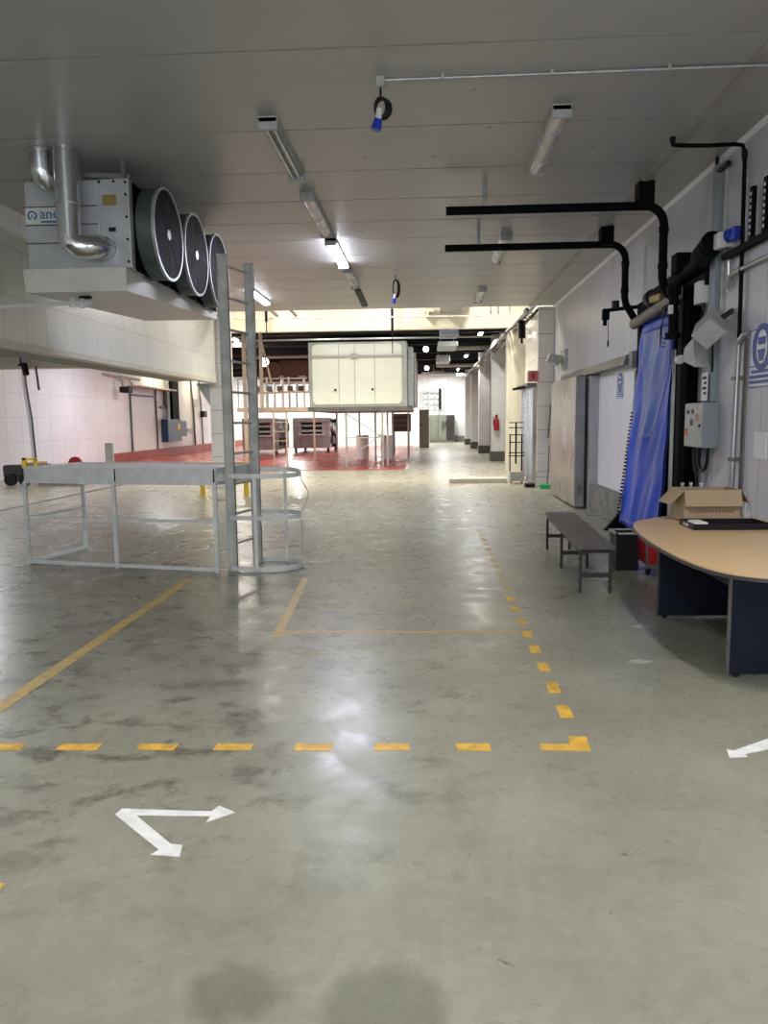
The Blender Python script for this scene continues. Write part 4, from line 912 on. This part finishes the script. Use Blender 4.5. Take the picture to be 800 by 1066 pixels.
tag(MB().tube([(3.12, 19.22, 2.02), (3.12, 19.1, 2.02), (3.06, 19.1, 2.01), (3.01, 19.15, 1.2), (3.01, 19.22, 1.19)], 0.018, 8).build('lever_handle', 'drum'), 'thin dark bent lever on the wide tiled column above the squeegee', 'handle')
t = thing('fire_extinguisher', (2.75, 30.4, 1.1), 'red fire extinguisher hung on the nearest corridor column', 'extinguisher')
MB().cyl((2.78, 30.45, 1.2), (2.78, 30.45, 1.62), 0.10).cyl((2.78, 30.45, 1.62), (2.78, 30.45, 1.72), 0.09, 0.035).build('cylinder', 'red', t, smooth=True)
MB().box(2.74, 2.82, 30.42, 30.48, 1.72, 1.82).tube([(2.78, 30.4, 1.76), (2.66, 30.4, 1.7), (2.66, 30.4, 1.4)], 0.015, 6).build('valve_hose', 'black', t)
for y_, lab in ((28.0, 'tall pale pipe post between the cream column and the extinguisher column'),):
    tag(MB().box(2.55, 2.63, y_-4.6, y_-4.5, 0, 4.3).build('pipe_post', 'header'), lab, 'post')
# cable tray along the corridor
t = thing('cable_tray', (2.5, 30, 4.2), 'cable tray with tangled cables running along the right side under the roof', 'cable tray')
MB().box(2.40, 2.46, 19.3, 52, 4.20, 4.26).box(2.75, 2.80, 19.3, 52, 4.22, 4.30).build('side_rail', 'creamtrim', t)
mb = MB()
for k in range(32): mb.box(2.42, 2.78, 19.5+k, 19.56+k, 4.21, 4.235)
mb.build('rung', 'greysteel', t)
for k in range(7):
    ph = random.random()*6
    MB().tube([(2.46+0.05*k+0.06*sin(i*0.9+ph), 19.3+i*1.1, 4.27+0.07*sin(i*1.3+ph)+0.03*k) for i in range(28)], 0.04, 6).build('cable', ['black', 'ductblue', 'black', 'lightsteel', 'greysteel', 'black', 'ductblue'][k], t, smooth=True)
t2 = MB().cyl((2.55, 20.8, 4.2), (2.55, 20.8, 3.75), 0.09).cyl((2.55, 20.8, 3.75), (2.55, 20.8, 3.62), 0.03)
tag(t2.build('hanging_motor', 'blackpaint'), 'dark cylindrical unit hanging under the cable tray above the cream column', 'motor')
mb = MB()
for x in (1.75, 1.95, 2.25): mb.cyl((x, 21.0, 4.4), (x, 21.0, 6.2), 0.025, seg=8)
tag(mb.build('hanger_rods', 'greysteel'), 'set of thin vertical rods in the light well near the cable tray', 'rods')

# light well fittings
t = thing('duct_hood', (0.9, 22.5, 4.8), 'grey sheet metal duct hood crossing the cream header', 'duct')
MB().prism([(0.45, 4.86), (1.12, 4.86), (1.5, 5.4), (0.65, 5.4)], 'y', 22.3, 24.0).build('hood', 'galv', t)
tag(MB().cyl((-5.5, 22.5, 4.62), (2.9, 22.5, 4.55), 0.02, seg=8).build('header_pipe', 'greysteel', smooth=True), 'thin grey pipe running crosswise before the cream header', 'pipe')
for x0, x1, lab in ((-4.75, -4.3, 'grey short conduit slanting over the cream header, left of two'), (-4.15, -3.75, 'grey short conduit slanting over the cream header, right of two')):
    tag(MB().cyl((x0, 21.0, 5.2), (x1, 22.8, 4.72), 0.05, seg=10).build('slanted_conduit', 'galv', smooth=True), lab, 'conduit', 'slanted conduits in the light well')
for x, y_, z0, lab in ((-4.55, 22.4, 4.5, 'dark hanging rod in front of the header left of the booth'), (-0.95, 23.0, 4.1, 'dark hanging rod in front of the header above the booth')):
    tag(MB().cyl((x, y_, z0), (x, y_, 6.19), 0.04, seg=8).cyl((x, y_, z0-0.5), (x, y_, z0), 0.015, seg=6).build('hanging_rod', 'blackpaint'), lab, 'rod', 'hanging rods at the header')
tag(MB().box(0.02, 0.3, 23.6, 24.0, 4.86, 5.0).box(0.05, 0.12, 23.6, 24.0, 4.72, 4.86).build('cream_bracket', 'creamtrim'), 'cream metal bracket on the header left of the grey hood', 'bracket')

# far roof ducts and pipes
def duct(x0, x1, y0, y1, z0, z1, m, lab):
    t = thing('ceiling_duct', ((x0+x1)/2, (y0+y1)/2, z0), lab, 'duct', None)
    MB().box(x0, x1, y0, y1, z0, z1, 0.02).build('body', m, t)
    mb = MB()
    for x in (x0+0.1, x1-0.1): mb.cyl((x, (y0+y1)/2, z1), (x, (y0+y1)/2, 4.95), 0.012, seg=6)
    mb.build('hanger', 'greysteel', t)
    MB().box(x0-0.02, x1+0.02, y0-0.02, y0, z0-0.02, z0+0.03).build('flange', 'lightsteel', t)
duct(0.5, 1.12, 26.2, 27.2, 4.42, 4.9, 'ductblue', 'pale blue square duct hanging under the black roof near the header')
duct(0.47, 1.17, 28.0, 30.5, 4.28, 4.42, 'ductpale', 'flat pale duct below the blue square duct')
duct(0.55, 1.2, 37.5, 39.5, 4.42, 4.72, 'ductpale', 'white boxy duct in the middle of the black roof')
duct(0.4, 1.1, 44.0, 46.0, 4.22, 4.36, 'ductpale', 'small pale duct nearest the end wall')
duct(1.9, 3.1, 47.5, 48.3, 4.3, 4.45, 'ductpale', 'wide pale duct at the right near the end wall')
for (x0, x1, y_, z, r, m, lab) in ((-6, 2.8, 26.0, 4.35, 0.03, 'greysteel', 'thin grey pipe crossing under the black roof right behind the header'), (0.5, 2.7, 31.8, 4.52, 0.10, 'creamtrim', 'thick cream pipe crossing under the black roof over the corridor'),
                              (0.6, 2.7, 41.0, 4.45, 0.09, 'creamtrim', 'thick cream pipe crossing farther down the corridor roof'), (-8.5, -4, 36, 4.62, 0.07, 'creamtrim', 'pale pipe crossing above the brown duct'),
                              (-0.2, 2.7, 45.5, 4.35, 0.05, 'greysteel', 'thin grey pipe crossing the corridor roof near the end wall')):
    tag(MB().cyl((x0, y_, z), (x1, y_, z), r, seg=10).build('roof_pipe', m, smooth=True), lab, 'pipe')

# ================================================================== RAISED BOOTH
for x, nm in ((-3.3, 'left'), (-1.3, 'right')):  # two hidden lamps added to brighten the booth front
    batten('batten_light', x, 24.5, 25.7, 'lit', 'unseen lit batten light added behind the cream header, %s of two' % nm, 'unseen lights added behind the header', zc=4.95, light=42, col=(1, 0.99, 0.93))
t = thing('raised_booth', (-2.3, 29.5, 0), 'large cream panelled booth raised on steel legs over the red floor', 'booth')
MB().box(-4.05, -0.62, 27.02, 34.5, 2.12, 4.36, 0.02).build('body', 'boothframe', t)
bp = [( -3.80+0.18-0.18*cos(a), 0) for a in (0,)]
def rrect(x0, x1, z0, z1, r, n=5):
    P = []
    for cx, cz, a0 in ((x1-r, z1-r, 0), (x0+r, z1-r, pi/2), (x0+r, z0+r, pi), (x1-r, z0+r, 1.5*pi)):
        P += [(cx+r*cos(a0+pi/2*i/n), cz+r*sin(a0+pi/2*i/n)) for i in range(n+1)]
    return P
MB().prism(rrect(-3.92, -0.80, 2.22, 4.28, 0.16), 'y', 26.99, 27.03).build('front_panel', 'booth', t)
mb = MB()
for x in (-3.0, -2.45, -1.75): mb.box(x, x+0.02, 26.98, 26.99, 2.25, 4.25)
mb.build('panel_seam', 'boothframe', t)
MB().box(-3.95, -0.75, 26.92, 26.97, 3.83, 3.90).box(-2.55, -2.35, 26.9, 26.98, 3.78, 3.96).build('cross_bar', 'boothframe', t)
for x in (-3.12, -1.82): MB().cyl((x, 26.99, 2.72), (x, 26.93, 2.72), 0.04, seg=10).build('knob', 'black', t)
MB().box(-4.1, -0.5, 26.95, 34.5, 1.98, 2.12).build('floor_beam', 'rail', t)
mb = MB()
for k in range(4): mb.box(-0.60, -0.42, 27.5+k*1.6, 28.7+k*1.6, 2.15, 4.2-0.1*k)
mb.build('side_cabinet', 'galv', t)
mb = MB()
for k in range(5): mb.cyl((-0.36, 27.6+k*1.3, 2.15), (-0.36, 27.6+k*1.3, 4.0), 0.05, seg=8)
mb.build('side_pipe', 'alu', t)
for x, y_ in ((-2.78, 27.1), (-1.5, 27.1), (-1.35, 27.6), (-2.0, 31), (-3.9, 34), (-0.75, 34), (-2.9, 34), (-1.3, 31)):
    MB().box(x-0.035, x+0.035, y_-0.035, y_+0.035, 0, 1.98).build('leg', 'greysteel', t)
MB().bar((-2.78, 27.1, 0.25), (-1.5, 27.1, 1.2), 0.04, 0.04).bar((-2.78, 27.1, 1.9), (-1.5, 27.1, 1.05), 0.04, 0.04).bar((-2.78, 27.1, 1.05), (-1.5, 27.1, 1.05), 0.04, 0.04).build('brace', 'greysteel', t)
t = thing('white_drum', (-2.7, 33, 0), 'white barrel standing under the booth, left of two', 'drum', 'white barrels under the booth')
MB().cyl((-2.7, 33, 0.012), (-2.7, 33, 1.02), 0.27, seg=24).build('body', 'drumwhite', t, smooth=True)
mb = MB()
for z in (0.3, 0.65, 1.0): mb.ring((-2.7, 33, z), 0.285, 0.03, 'z', 0.03, 24)
mb.build('rolling_hoop', 'drumwhite', t)
c2 = copy_tree(t); c2.location = (-1.62, 32.6, 0); c2['label'] = 'white barrel standing under the booth, right of two'
t = thing('dark_machine', (-0.95, 38, 0), 'dark stacked machine on thin legs under the right side of the booth', 'machine')
MB().box(-1.6, -0.7, 37, 38.4, 1.1, 1.95, 0.02).build('body', 'brown', t)
for x in (-1.5, -0.8):
    MB().box(x-0.04, x+0.04, 37.1, 37.2, 0, 1.1).build('leg', 'machdark', t)
mb = MB()
for k in range(3): mb.box(-1.5, -0.8, 36.97, 37, 1.2+0.25*k, 1.32+0.25*k)
mb.build('slot', 'machdark', t)
t = thing('tall_cabinet', (-0.07, 46.2, 0), 'tall olive brown cabinet at the corridor edge right of the booth', 'cabinet')
MB().box(-0.36, 0.22, 46.0, 46.7, 0, 2.25, 0.02).build('body', 'olive', t)
MB().box(-0.33, 0.19, 45.97, 46.0, 0.1, 2.2, 0.005).build('door', 'olive', t)
MB().box(-0.3, -0.2, 45.94, 45.97, 1.3, 1.4).build('handle', 'black', t)

# end wall equipment
t = thing('switchgear_cabinet', (1.2, 56.5, 0), 'wide green grey switchgear cabinet against the end wall', 'cabinet')
MB().box(0.3, 2.12, 56.2, 56.95, 0, 2.0, 0.02).build('body', 'greengrey', t)
for k in range(3): MB().box(0.34+k*0.6, 0.90+k*0.6, 56.15, 56.2, 0.15, 1.95, 0.01).build('door', 'greengrey' if k != 2 else 'machdark', t)
mb = MB()
for k in range(6): mb.box(1.2+0.13*k, 1.27+0.13*k, 56.1, 56.15, 0.9+0.12*(k % 3), 1.5)
mb.build('gauge', 'machdark', t)
t = thing('wall_pipe_rack', (0.6, 56.8, 2.6), 'dark grid of pipes on the end wall above the switchgear', 'pipes')
mb = MB()
for k in range(4): mb.box(-0.3, 1.25, 56.7, 56.78, 2.5+k*0.38, 2.57+k*0.38)
for k in range(4): mb.box(-0.2+0.45*k, -0.14+0.45*k, 56.7, 56.78, 2.5, 3.8)
mb.build('pipe_grid', 'greysteel', t)
MB().box(1.0, 1.16, 56.6, 56.75, 2.4, 3.9).build('riser', 'blackpaint', t)
tag(MB().box(1.33, 1.40, 56.85, 56.95, 2.0, 3.9).build('wall_conduit', 'greysteel'), 'vertical grey conduit on the end wall above the switchgear', 'conduit')
tag(MB().box(2.2, 3.1, 56.7, 57, 0, 0.45).build('concrete_kerb', 'olive'), 'low olive kerb block at the foot of the end wall', 'kerb')
t = thing('dark_doorway', (3.0, 47.6, 0), 'narrow dark door at the end of the right corridor wall', 'door')
MB().box(2.75, 3.13, 47.0, 47.1, 0, 2.3).build('leaf', 'machdark', t)

# ================================================================== MEZZANINE AND MACHINES
t = thing('mezzanine_walkway', (-5.0, 28, 0), 'beige steel walkway with railing and access ladder left of the booth', 'walkway')
MB().box(-6.6, -4.1, 26.95, 29.5, 2.0, 2.14).build('deck', 'beige', t)
for x in (-6.55, -5.75, -4.95, -4.2): MB().box(x-0.02, x+0.02, 26.97, 27.01, 2.14, 3.15).build('baluster', 'beige', t)
for z in (2.65, 3.12): MB().box(-6.6, -4.1, 26.96, 27.02, z, z+0.04).build('handrail', 'beige', t)
for x in (-5.32, -4.86): MB().bar((x, 26.9, 0), (x, 26.93, 2.1), 0.05, 0.05).build('ladder_rail', 'beige', t)
for k in range(6): MB().box(-5.32, -4.86, 26.9, 26.93, 0.3+0.33*k, 0.33+0.33*k).build('ladder_rung', 'beige', t)
for x in (-6.3,): MB().box(x-0.06, x+0.06, 26.9, 27.0, 0, 5.0).build('post', 'beige', t)
MB().box(-5.75, -5.64, 26.85, 26.95, 2.1, 5.6).build('post', 'beige', t)
MB().bar((-5.66, 26.9, 4.4), (-5.35, 26.9, 3.0), 0.06, 0.06).build('brace', 'beige', t)
t = thing('brown_duct', (-6.8, 39, 3.5), 'large dark brown duct hanging behind the walkway left of the booth', 'duct')
MB().prism([(-8.2, 3.6), (-5.6, 3.6), (-5.6, 4.6), (-7.1, 4.62), (-8.2, 4.0)], 'y', 38, 41).build('body', 'brown', t)
MB().cyl((-7.4, 37.9, 4.15), (-7.4, 38.1, 4.15), 0.4, seg=24).build('end_ring', 'brown', t)
MB().box(-7.2, -6.95, 37.98, 38.0, 3.8, 3.88).box(-6.2, -5.85, 37.98, 38.0, 3.8, 3.87).build('label', 'signwhite', t)
mb = MB()
for x in (-7.9, -5.8): mb.cyl((x, 39.5, 4.4), (x, 39.5, 4.95), 0.02, seg=6)
mb.build('hanger', 'greysteel', t)
t = thing('pipe_manifold', (-6, 33, 2.2), 'bank of vertical grey pipes with pale valves behind the walkway railing', 'pipes')
for k in range(9):
    x = -7.4+0.32*k; MB().cyl((x, 33, 2.15), (x, 33, 3.3+0.12*(k % 3)), 0.05, seg=8).build('pipe', ['greysteel', 'lightsteel', 'galv'][k % 3], t, smooth=True)
for k in (0, 1): MB().box(-7.5+2.7*k, -7.42+2.7*k, 32.96, 33.04, 0, 2.2).build('stand', 'beige', t)
for z in (2.9, 2.2): MB().cyl((-7.6, 33, z), (-4.7, 33, z), 0.06, seg=8).build('header', 'beige', t, smooth=True)
mb = MB()
for k in range(6): mb.box(-7.2+0.45*k, -7.0+0.45*k, 32.85, 33.1, 2.95, 3.15)
mb.build('valve', 'machdark', t)
def press(x0, x1, y0, y1, lab):
    t = thing('processing_machine', ((x0+x1)/2, (y0+y1)/2, 0), lab, 'machine', 'stainless machines on the red floor')
    W = x1-x0
    MB().box(x0, x0+W*0.22, y0, y1, 0.25, 1.8, 0.03).box(x0+W*0.78, x1, y0, y1, 0.25, 1.8, 0.03).box(x0, x1, y0+0.5, y1, 0.25, 1.75, 0.03).build('side_frame', 'machine', t)
    MB().box(x0+W*0.2, x1-W*0.2, y0+0.02, y0+0.5, 0.25, 0.95, 0.02).build('lower_cover', 'machine', t)
    MB().box(x0, x1, y0-0.03, y0+0.5, 1.58, 1.82, 0.03).build('top_cover', 'machine', t)
    MB().box(x0+W*0.2, x1-W*0.2, y0+0.45, y0+0.5, 0.95, 1.6).build('opening', 'machdark', t)
    for z in (1.15, 1.42): MB().cyl((x0+W*0.2, y0+0.2, z), (x1-W*0.2, y0+0.2, z), 0.07, seg=12).build('roller', 'galv', t, smooth=True)
    MB().box(x0+W*0.15, x1-W*0.15, y0-0.25, y0+0.1, 0.93, 0.98).build('feed_table', 'lightsteel', t)
    for x in (x0+0.12, x1-0.12):
        for y_ in (y0+0.15, y1-0.15): MB().box(x-0.06, x+0.06, y_-0.06, y_+0.06, 0, 0.25).build('leg', 'machdark', t)
    for k in range(3): MB().cyl((x1, y0+0.4+k*0.9, 1.35-0.2*(k % 2)), (x1+0.16, y0+0.4+k*0.9, 1.35-0.2*(k % 2)), 0.22, seg=18).build('handwheel', 'galv', t, smooth=True)
    for k in range(2): MB().box(x1, x1+0.12, y0+0.3+k*1.2, y0+1.1+k*1.2, 0.45, 0.85, 0.02).build('side_hatch', 'machdark', t)
press(-6.9, -4.95, 40.0, 43.5, 'grey stainless processing machine with rollers, right of two beyond the ladder')
press(-9.1, -7.3, 38.0, 41.0, 'grey stainless processing machine with rollers, left of two seen between the ladder posts')

# ================================================================== LEFT ROOM WALL ITEMS
X0 = -12.8
t = thing('wall_cabinet', (X0+0.2, 38.5, 0.7), 'dark blue electrical cabinet on the far left white wall', 'electrical box')
MB().box(X0, X0+0.35, 36.9, 39.0, 0.72, 1.82, 0.02).build('case', 'bluebox', t)
MB().box(X0, X0+0.3, 39.0, 40.0, 0.95, 1.75, 0.02).build('side_case', 'bluebox', t)
MB().box(X0+0.35, X0+0.37, 38.3, 38.7, 1.3, 1.6).build('warning_sticker', 'yellowpl', t)
t = thing('cable_duct', (X0+0.1, 38.5, 1.8), 'black vertical cable duct with a silver pipe above the blue cabinet', 'duct')
MB().box(X0+0.005, X0+0.16, 38.3, 39.3, 1.82, 4.1).build('black_duct', 'blackpaint', t)
MB().cyl((X0+0.11, 37.7, 1.82), (X0+0.11, 37.7, 4.1), 0.09).build('silver_pipe', 'galv', t, smooth=True)
t = thing('door_frame_pipes', (X0+0.1, 34, 0.3), 'thin dark pipe frame with shelf bracket on the far left white wall', 'frame')
MB().box(X0, X0+0.06, 33.0, 33.12, 0.35, 3.25).box(X0, X0+0.06, 36.2, 36.3, 0.35, 3.3).build('upright', 'drum', t)
MB().box(X0, X0+0.5, 33.0, 38.0, 3.2, 3.28).build('shelf', 'greysteel', t)
MB().box(X0, X0+0.1, 33.1, 36.2, 2.85, 2.92).box(X0, X0+0.1, 37.4, 37.6, 2.35, 3.25).box(X0, X0+0.1, 36.8, 37.6, 2.35, 2.45).build('bracket', 'drum', t)
t = thing('wall_floodlight', (X0+0.4, 31.5, 3.2), 'dark floodlight on a pipe bracket high on the left white wall', 'lamp')
MB().cyl((X0, 30.3, 3.62), (X0+0.5, 33, 3.5), 0.05).bar((X0+0.3, 31.4, 3.6), (X0+0.4, 31.4, 3.15), 0.08, 0.08).bar((X0+0.2, 32.6, 3.5), (X0+0.2, 33.3, 3.1), 0.06, 0.06).build('bracket', 'greysteel', t)
MB().box(X0+0.3, X0+0.7, 31.2, 31.7, 2.9, 3.15, 0.03).build('head', 'black', t)
for y_, z0, z1, r, lab in ((24.6, 0.0, 3.6, 0.035, 'long thin dark pipe running down the left white wall behind the platform'), (42.2, 0.4, 4.3, 0.05, 'thin grey pipe on the left white wall right of the blue cabinet'), (43.7, 0.4, 4.3, 0.04, 'thin grey pipe on the left white wall next to the column')):
    tag(MB().tube([(X0+0.06, y_, z0), (X0+0.06, y_-0.12, (z0+z1)*0.5), (X0+0.06, y_-0.35, z1*0.8), (X0+0.06, y_-0.4, z1)], r, 8).build('wall_pipe', 'drum', smooth=True), lab, 'pipe')
tag(MB().box(X0, X0+0.25, 43.5, 44.1, 1.95, 2.3, 0.03).build('small_motor', 'black'), 'small black device on the left white wall next to the column', 'device')
tag(MB().box(X0, X0+0.05, 41.0, 42.0, 1.15, 1.35).build('wall_plate', 'greysteel'), 'small grey plate on the left white wall right of the blue cabinet', 'plate')
tag(MB().box(X0, X0+0.05, 42.2, 43.0, 2.5, 2.95).build('wall_notice', 'greysteel'), 'small grey notice high on the left white wall near the column', 'notice')
t = thing('ceiling_camera', (-11.0, 20.9, 3.1), 'small black camera hanging from the pale beam at the left edge', 'camera')
MB().cyl((-11.15, 21.0, 3.52), (-11.15, 21.0, 3.28), 0.02).bar((-11.2, 21.0, 3.28), (-11.0, 20.95, 3.28), 0.05, 0.05).build('stalk', 'black', t)
MB().bar((-11.03, 20.95, 3.32), (-10.95, 20.9, 3.0), 0.12, 0.12).build('body', 'black', t)
tag(MB().cyl((-10.75, 21.15, 2.6), (-10.8, 21.15, 3.25), 0.03).build('hanging_pipe', 'drum'), 'short dark pipe hanging from the pale beam at the left', 'pipe')
t = thing('pallet_truck', (-10.9, 20.6, 0), 'small yellow and brown pallet truck with black wheels at the left edge', 'pallet truck')
MB().box(-10.85, -10.55, 20.4, 21.0, 0.15, 0.62, 0.03).build('body', 'brass', t)
MB().box(-10.8, -10.5, 20.6, 21.1, 0.3, 0.55, 0.02).build('cover', 'brown', t)
MB().box(-10.95, -10.85, 20.35, 20.45, 0.1, 0.75).box(-10.62, -10.55, 20.35, 20.42, 0.1, 0.72).box(-10.95, -10.55, 20.35, 20.42, 0.68, 0.75).build('frame', 'yellowpl', t)
for x in (-11.3, -10.9): MB().cyl((x, 20.3, 0.16), (x, 20.45, 0.16), 0.16, seg=20).build('wheel', 'black', t, smooth=True)
MB().box(-11.6, -11.0, 20.5, 20.9, 0.2, 0.55, 0.05).build('motor', 'machdark', t)
MB().box(-10.5, -9.4, 20.3, 20.45, 0.03, 0.12).box(-10.5, -9.4, 20.8, 20.95, 0.03, 0.12).build('fork', 'black', t)
tag(MB().box(-9.92, -9.68, 23.4, 23.5, 0, 1.05).build('steel_post', 'greysteel'), 'short grey steel post on the floor beyond the platform', 'post')
tag(MB().cyl((-10.9, 23.4, 0.42), (-10.9, 23.5, 0.42), 0.22).box(-10.92, -10.88, 23.42, 23.48, 0, 0.4).build('red_disc_marker', 'red'), 'small round red marker standing beyond the platform', 'marker')
tag(MB().box(-12.2, -9.9, 23.5, 23.6, 0.2, 0.26).box(-12.1, -12.0, 23.5, 23.6, 0, 0.2).box(-10.1, -10, 23.5, 23.6, 0, 0.2).build('low_rail', 'drum'), 'low dark rail beyond the platform near the red marker', 'rail')
